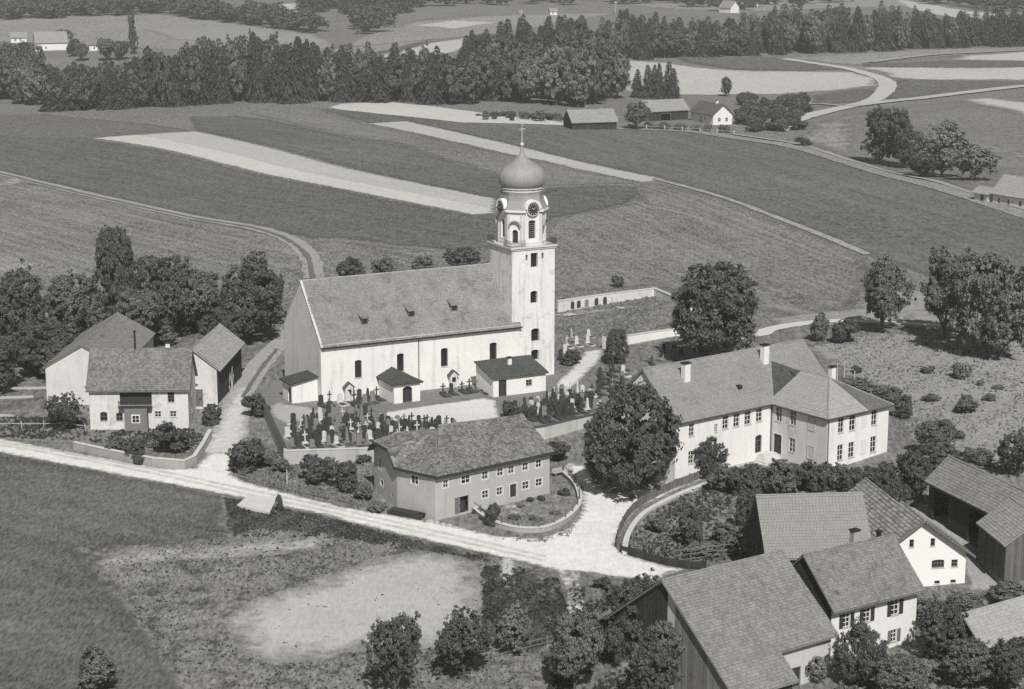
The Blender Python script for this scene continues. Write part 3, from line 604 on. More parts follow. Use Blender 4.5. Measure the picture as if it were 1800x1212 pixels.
# belfry: a square with chamfered corners
cx, cy = (TX0+TX1)/2, (TY0+TY1)/2; hw, ch = 3.25, 1.65; B0, B1 = TH+.283, 25.35
oct_ = [(cx-hw+ch,cy-hw),(cx+hw-ch,cy-hw),(cx+hw,cy-hw+ch),(cx+hw,cy+hw-ch),(cx+hw-ch,cy+hw),(cx-hw+ch,cy+hw),(cx-hw,cy+hw-ch),(cx-hw,cy-hw+ch)]
bl = MB(); bel = None; belw = []
for i in range(8):
    p, q = V3((*oct_[i],0)), V3((*oct_[(i+1)%8],0)); U = (q-p).normalized(); N = V3((U.y,-U.x,0)); w = (q-p).length
    if i % 2 == 0: h = [(w/2-.58, w/2+.58, 21.2, 24.0, .25)]
    else: h = [(w/2-.45, w/2+.45, B0, 22.6, .45)]
    wall(bl, p, U, N, w, B0-.2, B1, h, .5); belw.append((p, U, N, w, h[0]))
belfry = bl.build('belfry', M('belfry_limewash', .79, .12, 1.2, .25, .5, streak=.28, bump=.01), CH)
for i, (p, U, N, w, h) in enumerate(belw):
    if i % 2 == 0:
        lv = MB()
        for k in range(9): zz = h[2] + (h[3]-h[2]) * k / 9; obox(lv, p, U, N, h[0]+.05, h[1]-.05, zz, zz+.10, .25, .42)
        f = lv.build('bell_louvre', WOOD_M, belfry); g = MB(); obox(g, p, U, N, h[0], h[1], h[2], h[3], .43, .47); g.build('louvre_backing', IRON, f)
    else:
        door(belfry, p, U, N, *h[:4], mat=WOOD_D, dp=.4)
        nb = MB(); c = p + U * (w/2) + N * .1                # small round hood over the gallery door
        for k in range(8):
            t0, t1 = math.pi*k/8, math.pi*(k+1)/8
            nb.prism([c + U*(.95*math.cos(t0)) + V3((0,0,23.1+.95*math.sin(t0))), c + U*(.95*math.cos(t1)) + V3((0,0,23.1+.95*math.sin(t1))), c + U*(.80*math.cos(t1)) + V3((0,0,23.1+.80*math.sin(t1))), c + U*(.80*math.cos(t0)) + V3((0,0,23.1+.80*math.sin(t0)))], N*.42)
        nb.build('door_hood', METAL, belfry)
    # corner pilasters
    pb = MB(); obox(pb, p, U, N, .06, .34, B0, B1-.1, -.10, .0); obox(pb, p, U, N, w-.34, w-.06, B0, B1-.1, -.10, .0); obox(pb, p, U, N, .0, w, B0, B0+.45, -.08, .0)
    pb.build('pilaster', STONE_L, belfry)
for i in range(0, 8, 2):                                    # scroll buttresses at the foot of each main face's edges
    p, U, N, w, h = belw[i]
# clocks in arched cornices
cn = MB()
for i in range(8):
    p, U, N, w, h = belw[i]
    if i % 2 == 0:
        c = p + U*(w/2)
        obox(cn, p, U, N, -.15, w/2-1.15, B1-.12, B1+.22, -.38, .3); obox(cn, p, U, N, w/2+1.15, w+.15, B1-.12, B1+.22, -.38, .3)
        for k in range(14):
            t0, t1 = math.pi*(k/14), math.pi*((k+1)/14); zc = 25.75
            arc = lambda t, r: c + U*(r*math.cos(t)) + V3((0,0,zc + r*math.sin(t))) + N*.52
            cn.prism([arc(t0,1.36), arc(t1,1.36), arc(t1,1.06), arc(t0,1.06)], -N*1.0)
    else: obox(cn, p, U, N, -.12, w+.12, B1-.12, B1+.22, -.34, .3)
cn.build('belfry_cornice', WHITE, CH)
for i in (0, 2, 4, 6):
    p, U, N, w, h = belw[i]; c = p + U*(w/2) + V3((0,0,25.72))
    bk = MB(); pts = [c + U*(1.06*math.cos(2*math.pi*k/28)) + V3((0,0,1.06*math.sin(2*math.pi*k/28))) - N*.5 for k in range(28)]; bk.prism(pts, N*.92); ck = bk.build('clock', WHITE, CH)
    fc = MB(); pts = [c + U*(.94*math.cos(2*math.pi*k/28)) + V3((0,0,.94*math.sin(2*math.pi*k/28))) + N*.422 for k in range(28)]; fc.prism(pts, N*.03); fc.build('dial', M('clock_dial', .05, .1, 3, 1, .5, t=COOL), ck)
    mk = MB()
    for k in range(12):
        t = 2*math.pi*k/12; r0, r1 = (.62,.82); d_ = U*math.sin(t) + V3((0,0,math.cos(t))); s_ = U*math.cos(t) - V3((0,0,math.sin(t)))
        a_ = c + N*.454; mk.prism([a_ + d_*r0 - s_*.035, a_ + d_*r0 + s_*.035, a_ + d_*r1 + s_*.035, a_ + d_*r1 - s_*.035], N*.02)
    mk.build('hour_marks', GILT, ck, kind='stuff')
    hd = MB()
    for t, r in ((R(305), .45), (R(60), .70)):
        d_ = U*math.sin(t) + V3((0,0,math.cos(t))); s_ = U*math.cos(t) - V3((0,0,math.sin(t))); a_ = c + N*.48
        hd.prism([a_ - d_*.1 - s_*.035, a_ - d_*.1 + s_*.035, a_ + d_*r + s_*.02, a_ + d_*r - s_*.02], N*.02)
    hd.build('clock_hands', GILT, ck)
# swept roof, neck, onion dome, rod and cross
def octring(s, z, c8=None):
    k = s / hw; return [(cx + (x-cx)*k, cy + (y-cy)*k, z) for x, y in oct_]
sw = MB(); lev = [(3.55,B1+.2),(3.5,B1+.3),(3.2,B1+.95),(2.98,B1+1.6),(2.92,27.6),(3.0,28.1)]
for (s0,z0),(s1,z1) in zip(lev, lev[1:]):
    a_, b_ = octring(s0,z0), octring(s1,z1)
    for i in range(8): j=(i+1)%8; sw.poly([a_[i],a_[j],b_[j],b_[i]])
sw.build('swept_roof', METAL, CH)
MB().lathe([(3.02,28.08),(3.12,28.12),(3.12,28.24),(2.96,28.3),(2.96,28.52),(3.2,28.56),(3.2,28.66),(2.9,28.7)], (cx,cy), 32).build('neck_ring', STONE_L, CH, smooth=False)
prof = [(2.85,28.7),(3.15,28.9),(3.38,29.25),(3.5,29.7),(3.52,30.1),(3.46,30.5),(3.28,30.95),(2.95,31.4),(2.45,31.85),(1.85,32.25),(1.25,32.65),(.8,33.05),(.5,33.45),(.32,33.9),(.24,34.4),(.2,34.7)]
dome = MB().lathe(prof, (cx,cy), 48).build('onion_dome', METAL, CH, smooth=True)
sm = MB()
for i in range(16):
    t = 2*math.pi*i/16
    for (r0,z0),(r1,z1) in zip(prof[1:12], prof[2:13]): sm.tube((cx+(r0+.01)*math.cos(t),cy+(r0+.01)*math.sin(t),z0),(cx+(r1+.01)*math.cos(t),cy+(r1+.01)*math.sin(t),z1),.025,.025,4,False)
sm.build('dome_seams', METAL, dome, kind='stuff')
MB().lathe([(.01,34.68),(.22,34.74),(.34,34.95),(.34,35.1),(.22,35.3),(.01,35.36)], (cx,cy), 16).build('finial_ball', GILT, CH, smooth=True)
MB().tube((cx,cy,35.3),(cx,cy,38.1),.075,.05,8).box(cx-.5,cx+.5,cy-.05,cy+.05,37.3,37.4).lathe([(.01,38.08),(.12,38.14),(.01,38.3)],(cx,cy),8).build('cross', GILT, CH)
# side buildings round the church
def small_block(name, label, a0, a1, b0, b1, h_lo, h_hi, tile, high='back', ops=None, oh=.35, wmat=None, extra_chim=None, hip=False):
    ca, sa = math.cos(.479), math.sin(.479); x = -27.38 + a0*ca - b0*sa; y = 261.42 + a0*sa + b0*ca
    r = empty(name, (x, y, 0), .479); tag(r, label, 'outbuilding'); L, W = a1-a0, b1-b0; fr = frames(L, W, 0, 0); mb = MB(); ops = ops or {}
    zt = lambda k, w: {'back': {'front': h_lo, 'back': h_hi, 'right': [(0,h_lo),(w,h_hi)], 'left': [(0,h_hi),(w,h_lo)]}, 'right': {'left': h_lo, 'right': h_hi, 'front': [(0,h_lo),(w,h_hi)], 'back': [(0,h_hi),(w,h_lo)]}}['back' if hip else high][k]
    for k, (O, U, N, w) in fr.items(): wall(mb, O, U, N, w, -1, h_lo if hip else zt(k, w), [o[1:6] for o in ops.get(k, [])])
    mb.build('wall', wmat or WHITE, r)
    for k, lst in ops.items():
        O, U, N, w = fr[k]
        for o in lst: (window if o[0] == 'w' else door)(r, O, U, N, *o[1:5], **(o[6] if len(o) > 6 else {}))
    o = oh
    if hip:
        e = h_lo + .05; pk0 = (L/2, W/2 - .2, h_hi)
        bk = (L/2, W + .2, h_hi)
        pl = [[(-o,-o,e),(L+o,-o,e),pk0], [(-o,W,e),(-o,-o,e),pk0,bk], [(L+o,-o,e),(L+o,W,e),bk,pk0]]
        roof(r, pl, tile, .3, .3, .1, ridge=[(pk0,bk),((-o,-o,e),pk0),((L+o,-o,e),pk0)])
    elif high == 'back':
        s = (h_hi-h_lo)/W; roof(r, [[(-o,-o,h_lo-s*o+.12),(L+o,-o,h_lo-s*o+.12),(L+o,W+.1,h_hi+s*.1+.12),(-o,W+.1,h_hi+s*.1+.12)]], tile, .5, .3, .1)
    else:
        s = (h_hi-h_lo)/L; roof(r, [[(-o,W+o,h_lo-s*o+.12),(-o,-o,h_lo-s*o+.12),(L+.1,-o,h_hi+.12),(L+.1,W+o,h_hi+.12)]], tile, .5, .3, .1)
    if extra_chim: chimney(r, *extra_chim)
    return r
small_block('chapel_annex', 'small white annex with dark pent roof at the church gable', -4.0, -.05, 1.4, 5.2, 2.75, 3.5, SLATE, 'right', {'left': [D_(2.2,3.4,-.1,2.2)]})
small_block('church_porch', 'white porch with hipped dark roof and open doorway in front of nave', 8.9, 13.0, -5.6, -.02, 2.75, 4.0, SLATE, hip=True, ops={'front': [D_(1.35,2.85,-.1,2.35,.4,mat=WOOD_D,dp=.5)]})
small_block('mortuary', 'low white outbuilding with dark pent roof and chimney beside the tower', 23.3, 32.0, -8.6, -3.0, 2.75, 4.1, M('mortuary_slates', .10, .2, 1.2, .3, .5, island=.35, rough=.8, t=COOL), 'back', {'front': [D_(.9,2.2,-.1,2.45), W_(5.4,6.4,1.1,2.0,nx=2,nz=2,mat=FRAME_G)]}, extra_chim=(4.4, 3.4, 3.2, 4.75, .55, .55))
# tiny wall shrines on the nave wall
for a, nm in ((4.05, 'small dark-roofed memorial niche on nave wall left of the porch'), (17.0+3.8, 'small gabled memorial niche on nave wall right of the porch')):
    ca, sa = math.cos(.479), math.sin(.479); rt = empty('memorial_niche', (-27.38 + a*ca + .35*sa, 261.42 + a*sa - .35*ca, 0), .479); tag(rt, nm, 'memorial')
    MB().box(-.55,.55,-.3,.33,-.1,1.9).prism([(-.55,-.3,1.9),(.55,-.3,1.9),(0,-.3,2.5)],(0,.63,0)).build('niche_body', WHITE2, rt)
    MB().prism([(-.85,-.45,1.75),(0,-.45,2.55),(0,-.45,2.72),(-.85,-.45,1.92)],(0,.78,0)).prism([(.85,-.45,1.75),(0,-.45,2.55),(0,-.45,2.72),(.85,-.45,1.92)],(0,.78,0)).build('niche_roof', SLATE, rt)
    MB().box(-.3,.3,-.33,-.302,.9,1.6).build('niche_opening', IRON, rt)

# ---------------------------------------------------------------- the school house
SC = empty('school_house', (33.6, 234.77, 0), .651); tag(SC, 'large white L-shaped two-storey school house with hipped front wing', 'building')
L0, LR, SW, WL, WW, EH, RH = -16.7, 11.34, 12.0, 9.82, 11.34, 6.75, 12.44
sw_ = dict(nx=2, nz=3, mat=FRAME, sur=.0)
fac = [(-14.45,-13.55,4.53,6.15),(-8.7,-7.65,4.53,6.28),(-6.78,-5.7,4.5,6.25),(-4.82,-3.7,4.45,6.24),(-2.77,-1.67,4.55,6.28),(-14.45,-13.55,.95,2.6),(-10.1,-9.5,4.4,5.4)]
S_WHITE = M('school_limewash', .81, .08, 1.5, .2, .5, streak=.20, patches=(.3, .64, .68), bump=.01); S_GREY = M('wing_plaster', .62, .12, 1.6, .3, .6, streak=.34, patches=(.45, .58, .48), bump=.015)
mb = MB(); O = V3((L0,0,0)); U = V3((1,0,0)); N = V3((0,-1,0))
hs = [(a-L0,b-L0,c,d) for a,b,c,d in fac]; dr = (-2.8-L0, -1.6-L0, .35, 2.75, .3)
wall(mb, O, U, N, -L0, -2.4, EH, hs + [dr], .26)
gtop = [(0,EH),(SW/2,RH-.2),(SW,EH)]
wall(mb, (LR,0,0), (0,1,0), (1,0,0), SW, -2, gtop); wall(mb, (LR,SW,0), (-1,0,0), (0,1,0), LR-L0, -2, EH); wall(mb, (L0,SW,0), (0,-1,0), (-1,0,0), SW, -2.4, gtop, [(4,5,4.5,6,0),(7,8,4.5,6,0)])
mb.build('facade_wall', S_WHITE, SC)
for h in hs: window(SC, O, U, N, *h, **sw_)
window(SC, O, U, N, *dr[:4], nx=2, nz=3, mat=WOOD_M, dp=.2, sill=False)
lw = MB(); OL = V3((0,0,0)); UL = V3((0,-1,0)); NL_ = V3((-1,0,0))   # left face of the wing, u runs towards the front
lh = [(.77,1.83,4.5,6.35),(3.3,4.35,4.5,6.35),(3.23,4.32,.92,2.76)]
blind = [(6.5,7.75,4.45,6.2),(6.5,7.75,.75,2.5)]; ld = (.5,1.95,.15,2.75,.2)
wall(lw, OL, UL, NL_, WL, -1.5, EH, lh + [ld], .26); wall(lw, OL, UL, NL_, 0, 0, 0) if False else None
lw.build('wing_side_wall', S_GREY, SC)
for h in lh: window(SC, OL, UL, NL_, *h, **sw_)
door(SC, OL, UL, NL_, *ld[:4], mat=WOOD_D, sur=.14)
for h in blind:
    b = MB()
    for q in ((h[0],h[0]+.1,h[2],h[3]),(h[1]-.1,h[1],h[2],h[3]),(h[0]+.1,h[1]-.1,h[2],h[2]+.1),(h[0]+.1,h[1]-.1,h[3]-.1,h[3])): obox(b, OL, UL, NL_, *q, -.06, .05)
    obox(b, OL, UL, NL_, h[0]+.1, h[1]-.1, h[2]+.1, h[3]-.1, -.02, .05); b.build('blind_window', PLASTER2, SC)
fw = MB(); OF = V3((0,-WL,0)); fh = [(1.95,3.0,4.37,6.45),(4.0,5.15,4.35,6.42),(8.1,9.15,4.37,6.45),(1.98,3.05,.75,2.8),(4.03,5.1,.78,2.83),(8.1,9.2,.78,2.9)]
wall(fw, OF, U, N, WW, -1.5, EH, fh, .26); wall(fw, (WW,-WL,0), (0,1,0), (1,0,0), WL, -1.5, EH, [(2,3,4.4,6.4,0),(5.5,6.5,4.4,6.4,0),(2,3,.8,2.8,0)])
fw.build('wing_front_wall', S_WHITE, SC)
for h in fh: window(SC, OF, U, N, *h, **sw_)
for h in ((6.1,7.15,4.4,6.35),(6.2,7.3,.8,2.85)):
    b = MB(); obox(b, OF, U, N, *h, -.035, .05); b.build('blind_window', M('blind_plaster', .72, .05, 2, .3, .5), SC)
pl_ = MB(); obox(pl_, O, U, N, -.04, -L0, -2.4, .0 - .55, -.08, -.003); pl_.build('plinth', STAINED, SC)
# roofs: main slope laid in three sections (a triangle in darker tiles beside the valley), hipped wing
eb = -.4; ez = EH - .12; sl = (RH - ez) / (SW/2 - eb); onp = lambda a, b: (a, b, ez + sl*(b - eb))
T_, VT = (3.95, 4.3), (8.1, 2.35)
main = [[onp(L0-.35,eb), onp(-.05,eb), onp(*T_), onp(T_[0],SW/2), onp(L0-.35,SW/2)], [onp(*T_), onp(*VT), onp(VT[0],SW/2), onp(T_[0],SW/2)],
        [onp(VT[0],eb), onp(LR+.35,eb), onp(LR+.35,SW/2), onp(VT[0],SW/2)], [(LR+.35,SW+.4,ez),(L0-.35,SW+.4,ez),(L0-.35,SW/2,RH),(LR+.35,SW/2,RH)]]
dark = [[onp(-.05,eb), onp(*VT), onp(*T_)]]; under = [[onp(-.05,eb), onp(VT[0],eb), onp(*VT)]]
wz = 10.0; ap = (WW/2, -WL+5.3, wz); bk = (WW/2, 3.5, wz); e = EH - .12; o = .45
hipL, hipR = (-o,-WL-o,e), (WW+o,-WL-o,e); mid = (7.0,-WL-o,e)
wing = [[(-o,0.4,e), hipL, ap, (WW/2,.4,wz)], [hipL, mid, ap]]
back = [[(-o,3.2,e),(-o,.4,e),(WW/2,.4,wz),(WW/2,3.2,wz)]]
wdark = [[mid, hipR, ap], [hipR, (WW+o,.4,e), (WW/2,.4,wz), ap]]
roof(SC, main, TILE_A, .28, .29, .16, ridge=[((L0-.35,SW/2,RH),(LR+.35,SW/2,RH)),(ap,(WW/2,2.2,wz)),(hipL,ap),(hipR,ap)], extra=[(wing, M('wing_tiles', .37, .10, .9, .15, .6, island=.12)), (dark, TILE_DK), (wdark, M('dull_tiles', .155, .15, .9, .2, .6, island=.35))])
for (a, b, h) in ((-11.5, 4.0, 2.1), (2.76, 4.3, 2.5)): chimney(SC, a, b, 9.5, 10.7 + h, .95, .75)
chimney(SC, WW/2 + 1.2, -WL + 5.9, 8.5, 11.2, .8, .6)
MB().tube((-.12,-.12,-1),(-.12,-.12,EH-.3),.075,.075,6).tube((.1,-WL-.12,-1),(.1,-WL-.12,EH-.3),.075,.075,6).build('downpipe', ZINC, SC)
MB().tube((-.5,.2,e),(-.5,-WL-.5,e),.09,.09,6).tube((-.5,-WL-.5,e),(WW+.5,-WL-.5,e),.09,.09,6).tube((L0-.3,eb-.08,ez),(-.5,eb-.08,ez),.09,.09,6).build('gutter', ZINC, SC)
MB().box(-4.3,-3.7,1.7,2.3,8.8,9.25).build('roof_hatch', IRON, SC)
st = MB()
for i in range(4): st.box(-3.3+.3*i, -.02, -2.6+.45*i, -.3, -.9+.3*i, -.6+.3*i)
st.build('entrance_steps', STONE_L, SC)

# ---------------------------------------------------------------- the long house with the bent end by the square
IN = empty('long_house', (-9.16, 213.6, -2.2), .6577); tag(IN, 'long grey two-storey house with bent end and mottled roof by the road', 'building')
C_, R_, RR, LRr, LL = (0,0), (17.5,0), (17.5,12), (.35,13.6), (-1.15,6.3)
eh = 5.35; inn = M('inn_plaster', .46, .09, 1.8, .3, .5, streak=.14, bump=.01); mb = MB()
def seg(p, q): p, q = V3((*p,0)), V3((*q,0)); u = (q-p).normalized(); return p, u, V3((u.y,-u.x,0)), (q-p).length
isf = dict(mat=FRAME, sur=.12, dp=.10)
up = [(1.2,1.95),(3.9,5.2),(7.0,7.9),(9.3,10.2),(11.0,11.9),(13.2,14.1),(15.3,16.2)]
lo = [(7.0,7.95),(9.2,10.1),(13.2,14.2),(15.3,16.3)]
fh = [(a,b,3.55,4.55) for a,b in up] + [(a,b,1.15,2.1) for a,b in lo]
dd = (11.25,12.25,.15,2.15); gd = (2.9,5.0,-.1,2.0)
p, U, N, w = seg(C_, R_); wall(mb, p, U, N, w, -1.5, eh, fh + [dd, gd]); fI = (p, U, N)
p2, U2, N2, w2 = seg(LL, C_); wall(mb, p2, U2, N2, w2, -1.5, eh, [(2.4,3.6,3.6,4.7)])
p3, U3, N3, w3 = seg(LRr, LL); wall(mb, p3, U3, N3, w3, -1.5, [(0,5.6),(2.0,7.1),(5.2,7.1),(w3,eh)], [(1.6,2.3,3.4,4.9),(2.0,3.0,1.4,2.2),(5.6,6.0,.9,1.3)])
p4, U4, N4, w4 = seg(R_, RR); wall(mb, p4, U4, N4, w4, -1.5, [(0,eh),(6,8.55),(12,eh)]); wall(mb, *seg(RR, LRr)[:3], seg(RR, LRr)[3], -1.5, eh)
mb.build('wall', inn, IN)
for h in fh: window(IN, *fI, *h, nx=2, nz=2, **isf)
window(IN, p2, U2, N2, 2.4,3.6,3.6,4.7, nx=2, nz=2, **isf)
for h in ((1.6,2.3,3.4,4.9),(2.0,3.0,1.4,2.2)): window(IN, p3, U3, N3, *h, nx=1, nz=1, **isf)
door(IN, *fI, *dd, mat=WOOD_D, sur=.13); door(IN, *fI, 3.75,5.0,-.1,2.0, mat=WOOD_D, dp=.7); door(IN, *fI, 2.9,3.75,-.1,2.0, mat=WOOD_M, dp=.12)
pl = MB(); obox(pl, *fI, 5.2, 17.5, -1.5, .55, -.03, -.003); pl.build('plinth', STAINED, IN)
zr = 8.75; Ce, Re, rR = (-.1,-.5,eh-.05), (17.85,-.5,eh-.05), (17.85,5.9,zr); Le = (-1.75,6.0,eh-.05); Q1, Q2, K, A = (5.4,7.2,zr-.2), (1.2,9.9,zr-.55), (-1.55,7.7,7.1), (-1.2,11.2,7.25)
RRe, LRe = (17.85,12.4,eh-.1), (-.2,14.1,5.5)
roof(IN, [[Ce, Re, rR, Q1], [Le, Ce, Q1], [K, Le, Q1], [K, Q1, Q2], [K, Q2, A], [RRe, LRe, A, Q2], [RRe, Q2, Q1], [RRe, Q1, rR]], TILE_OLD, .29, .30, .2, ridge=[(Q1, rR), (Q2, Q1), (A, Q2)])
fs = MB()
for a, b in ((Ce, Re), (Le, Ce), (K, Le), (A, K), (LRe, A)):
    a, b = V3(a), V3(b); fs.prism([a - V3((0,0,.32)), b - V3((0,0,.32)), b + V3((0,0,.03)), a + V3((0,0,.03))], V3(((b-a).y, -(b-a).x, 0)).normalized() * .06)
fs.build('fascia', WOOD_D, IN)

# ---------------------------------------------------------------- left farm
sh = dict(nx=2, nz=2, sur=.0)
r, fr = gable_house('farmhouse', 'old white farmhouse with wide shingle roof and wooden balcony', 'building', (-58.75,250.34,.04,14.28,9.17,5.27,10.15), -.9, TILE_SH, WHITE2, .35, .55,
  {'front': [W_(1.4,2.4,.9,2.2,.3,nx=2,nz=2,mat=WOOD_M), W_(3.6,4.5,.9,2.0,mat=WOOD_M), W_(8.9,9.8,1.4,2.2), W_(11.0,11.9,1.4,2.2), W_(10.8,11.7,3.5,4.9,mat=WOOD_M,nx=2,nz=3), H_(4.2,8.6,3.1,4.9)],
   'right': [W_(3,3.9,1.2,2.2), W_(3,3.9,3.6,4.8)]}, .30, .32)
O, U, N, w = fr['front']
MB().box(4.5,9.0,.9,.95,2.9,5.4).build('loggia_boards', WOOD_D, r)
pb = MB().box(5.3,8.4,-.75,.54,-1.5,2.85); pc = pb.build('projecting_bay', M('bay_boards', .20, .15, 3, .5, .5, streak=.2), r); window(pc, V3((5.3,-.75,0)), U, N, 1.05,2.05,.95,2.0, nx=2, nz=2, dp=-.03, sill=False, sur=.1)
bl = MB(); bl.box(4.4,9.0,-.35,.5,2.86,2.98)
for i in range(26): x = 4.45 + i*.178; bl.box(x,x+.09,-.36,-.31,2.99,3.75)
bl.box(4.4,9.0,-.4,-.27,3.76,3.86); bl.build('balcony', WOOD_D, r)
MB().tube((6.3,4.58,9.9),(6.3,4.58,12.6),.15,.13,8).lathe([(.13,12.6),(.3,12.65),(.05,12.9)],(6.3,4.58),8).build('stove_pipe', IRON, r)
chimney(r, 10.8, 5.0, 9.3, 10.9, .6, .5, WHITE2)
gable_house('barn', 'large barn with pale gable wall behind the old farmhouse', 'barn', (-56.4,263.8,1.555,24.0,11.6,5.1,8.45), -.6, M('barn_tiles', .24, .14, .9, .15, .6, island=.25, patches=(.4, .62, .16)), M('barn_plaster', .62, .12, 1.5, .3, .6, streak=.2), .25, .35, {'left': [H_(5.6,6.0,2.0,2.4)]}, .36, .36, zb=-2.5)
r, fr = gable_house('cart_shed', 'gabled shed with pale roof beside the lane left of church', 'shed', (-41.85,261.46,1.519,18.7,7.55,5.25,8.2), -.6, TILE_B, WHITE2, .35, .6, {'left': [D_(2.3,4.2,-.2,2.4,mat=WOOD_M)]}, .36, .36, board=('front',), bmat=WOOD_D, zb=-2.5)

# ---------------------------------------------------------------- lower right farm
r, fr = gable_house('tiled_barn', 'big barn with wide weathered tile roof in the lower right foreground', 'barn', (18.35,157.6,.598,15.03,16.2,4.5,10.56), -3.0, M('barn_pan_tiles', .235, .28, .9, .25, .5, island=.32, patches=(.6, .64, .16)), M('barn_stucco', .55, .14, 1.5, .3, .6, streak=.25), .45, .6,
   {'front': [D_(9.0,10.4,-.2,2.2,mat=WOOD_D), D_(12.2,13.4,-.2,2.2,mat=WOOD_D), W_(10.9,11.7,1.2,2.1,mat=WOOD_M)], 'left': [W_(4.2,5.0,1.4,2.6,mat=WOOD_M), W_(13.2,13.9,1.0,2.6,mat=WOOD_D), W_(8,9,4.6,5.6,mat=WOOD_M)]}, .27, .32, zb=-2, lift=.06)
O, U, N, w = fr['left']; sl = (10.56-4.5)/8.1
boards(r, O + N*.02, U, N, 8.0, 3.0, [(0,4.75),(7.5,10.3),(8.0,10.2)], WOOD_D); boards(r, O + U*9.2 + N*.02, U, N, w-9.2, -.5, [(0,9.2),(w-9.2,4.8)], WOOD_W)
xr = 7.6; z1 = 4.5 - sl*2.6   # the lean-to where the roof sweeps lower
roof(r, [[(0,-2.6,z1),(xr,-2.6,z1),(xr,-.02,4.5-.012),(0,-.02,4.5-.012)]], MATS['barn_pan_tiles'], .27, .32, lift=.06)
lm = MB(); wall(lm, (.45,-2.1,0),(1,0,0),(0,-1,0),xr-.8,-2,z1+sl*.5-.2); wall(lm,(.45,.6,0),(0,-1,0),(-1,0,0),2.7,-2,[(0,4.7),(2.7,z1+sl*.5-.2)]); lm.build('lean_to_wall', WOOD_D, r)
boards(r, (.45,-2.1,0),(1,0,0),(0,-1,0),xr-.8,-.5,z1+sl*.5-.2, WOOD_D); boards(r,(.45,.6,0),(0,-1,0),(-1,0,0),2.7,-.5,[(0,4.7),(2.7,z1+sl*.5-.2)], WOOD_W)
shs = dict(nx=2, nz=3, shut=WOOD_D, mat=FRAME)
r, fr = gable_house('farm_dwelling', 'white dwelling with dark shutters and chimney joined to the tiled barn', 'building', (30.5,167.64,.556,11.75,9.37,5.74,10.12), -2.6, M('dwelling_tiles', .22, .26, .9, .25, .6, island=.35, patches=(.5, .58, .14)), WHITE, .35, .75,
   {'front': [W_(1.5,2.4,3.6,5.0,**shs), W_(4.1,5.0,3.6,5.0,**shs), W_(7.7,8.7,3.6,5.1,**shs), W_(7.8,8.6,.8,2.1,nx=2,nz=3,shut=WOOD_M), W_(4.2,5.0,.8,2.1,nx=2,nz=3,shut=WOOD_M), D_(1.4,2.4,-.2,2.0)], 'left': [W_(3,3.8,3.8,5,mat=WOOD_M)], 'right': [W_(2,2.9,3.7,5), W_(5,5.9,3.7,5), W_(3,3.8,1,2.2)]}, .27, .29, zb=-2)
chimney(r, 6.9, 5.1, 9.0, 11.3, .75, .6, M('chimney_plaster', .36, .12, 2, .4, .5)); chimney(r, 10.2, 5.2, 9.2, 10.6, .35, .35, IRON)
boards(r, *fr['left'], -.5, [(0,6.6),(fr['left'][3]/2,10.0),(fr['left'][3],6.6)], WOOD_D)
r, fr = gable_house('white_gable_house', 'bright white house with broad gable and shuttered triple window', 'building', (49.08,188.65,1.742,6.63,11.82,3.33,7.68), -1.8, TILE_R, M('bright_limewash', .84, .03, 2, .3, .5, bump=.008), .75, .75,
   {'left': [W_(3.9,4.4,4.55,5.4,nx=1,nz=2,mat=WOOD_M), W_(6.25,6.75,4.55,5.4,nx=1,nz=2,mat=WOOD_M), W_(6.5,7.9,2.1,3.0,.15,nx=4,nz=2,mat=WOOD_M), W_(8.7,9.4,2.1,2.9,nx=2,nz=2,mat=WOOD_M), W_(6.9,7.5,.35,.65,nx=2,nz=1,mat=IRON), W_(8.7,9.3,.35,.65,nx=2,nz=1,mat=IRON)]}, .42, .42, zb=-2, lift=.09)
vb = MB(); vb.prism([(.0,11.82,3.16),(0,5.91,7.5),(0,5.91,7.72),(0,11.82,3.38)],(-.06,0,0)).prism([(0,0,3.16),(0,5.91,7.5),(0,5.91,7.72),(0,0,3.38)],(-.06,0,0)); vb.build('bargeboard', WOOD_M, r)
ca, sa = math.cos(1.742), math.sin(1.742)
gable_house('rear_stable', 'low stable with coarse tile roof between hall and white gable house', 'stable', (49.08+6.7*ca-.9*-sa*-1, 188.65+6.7*sa+.9*ca,1.742,11.0,10.0,3.0,7.0), -1.7, TILE_R, PLASTER2, .3, .4, {}, .42, .42, zb=-2, lift=.09)
gable_house('hay_barn', 'barn with smooth pale roof behind the farm dwelling', 'barn', (26.2,184.24,.084,11.52,11.0,4.43,9.64), -1.7, M('barn_sheet_tiles', .27, .07, .8, .15, .5, island=.10), WOOD_D, .3, .4, {}, .36, .36, board=('left','front','right'), bmat=WOOD_D, zb=-2)
r, fr = gable_house('open_shed', 'long open-fronted cart shed with tiled roof at right edge', 'shed', (47.9,208.83,-1.228,17.0,6.0,4.34,7.1), -.5, M('shed_tiles', .26, .14, .9, .2, .6, island=.32), WOOD_D, .3, .5, {'front': [H_(1.0,4.2,-.3,3.6), H_(8.2,11.4,-.3,3.6), H_(11.8,15.4,-.3,3.6)]}, .36, .36, board=('front','left','right'), bmat=WOOD_D, zb=-2.2)
c0 = P(1766, 1027, -1.0); az = 1.70; Wl = 7.5
r, fr = gable_house('board_shed', 'tall shed of vertical boards at the right edge of the farmyard', 'shed', (c0[0] + math.sin(az)*(Wl-.3), c0[1] - math.cos(az)*(Wl-.3), az, 8.0, Wl, 4.2, 6.9), -1.0, M('board_shed_tiles', .33, .1, .9, .2, .6, island=.3), WOOD_M, .2, .3, {}, .36, .36, board=('left','back','front'), bmat=M('upright_boards', .13, .25, 3, .5, .4, island=.5, streak=.2), zb=-1.5)
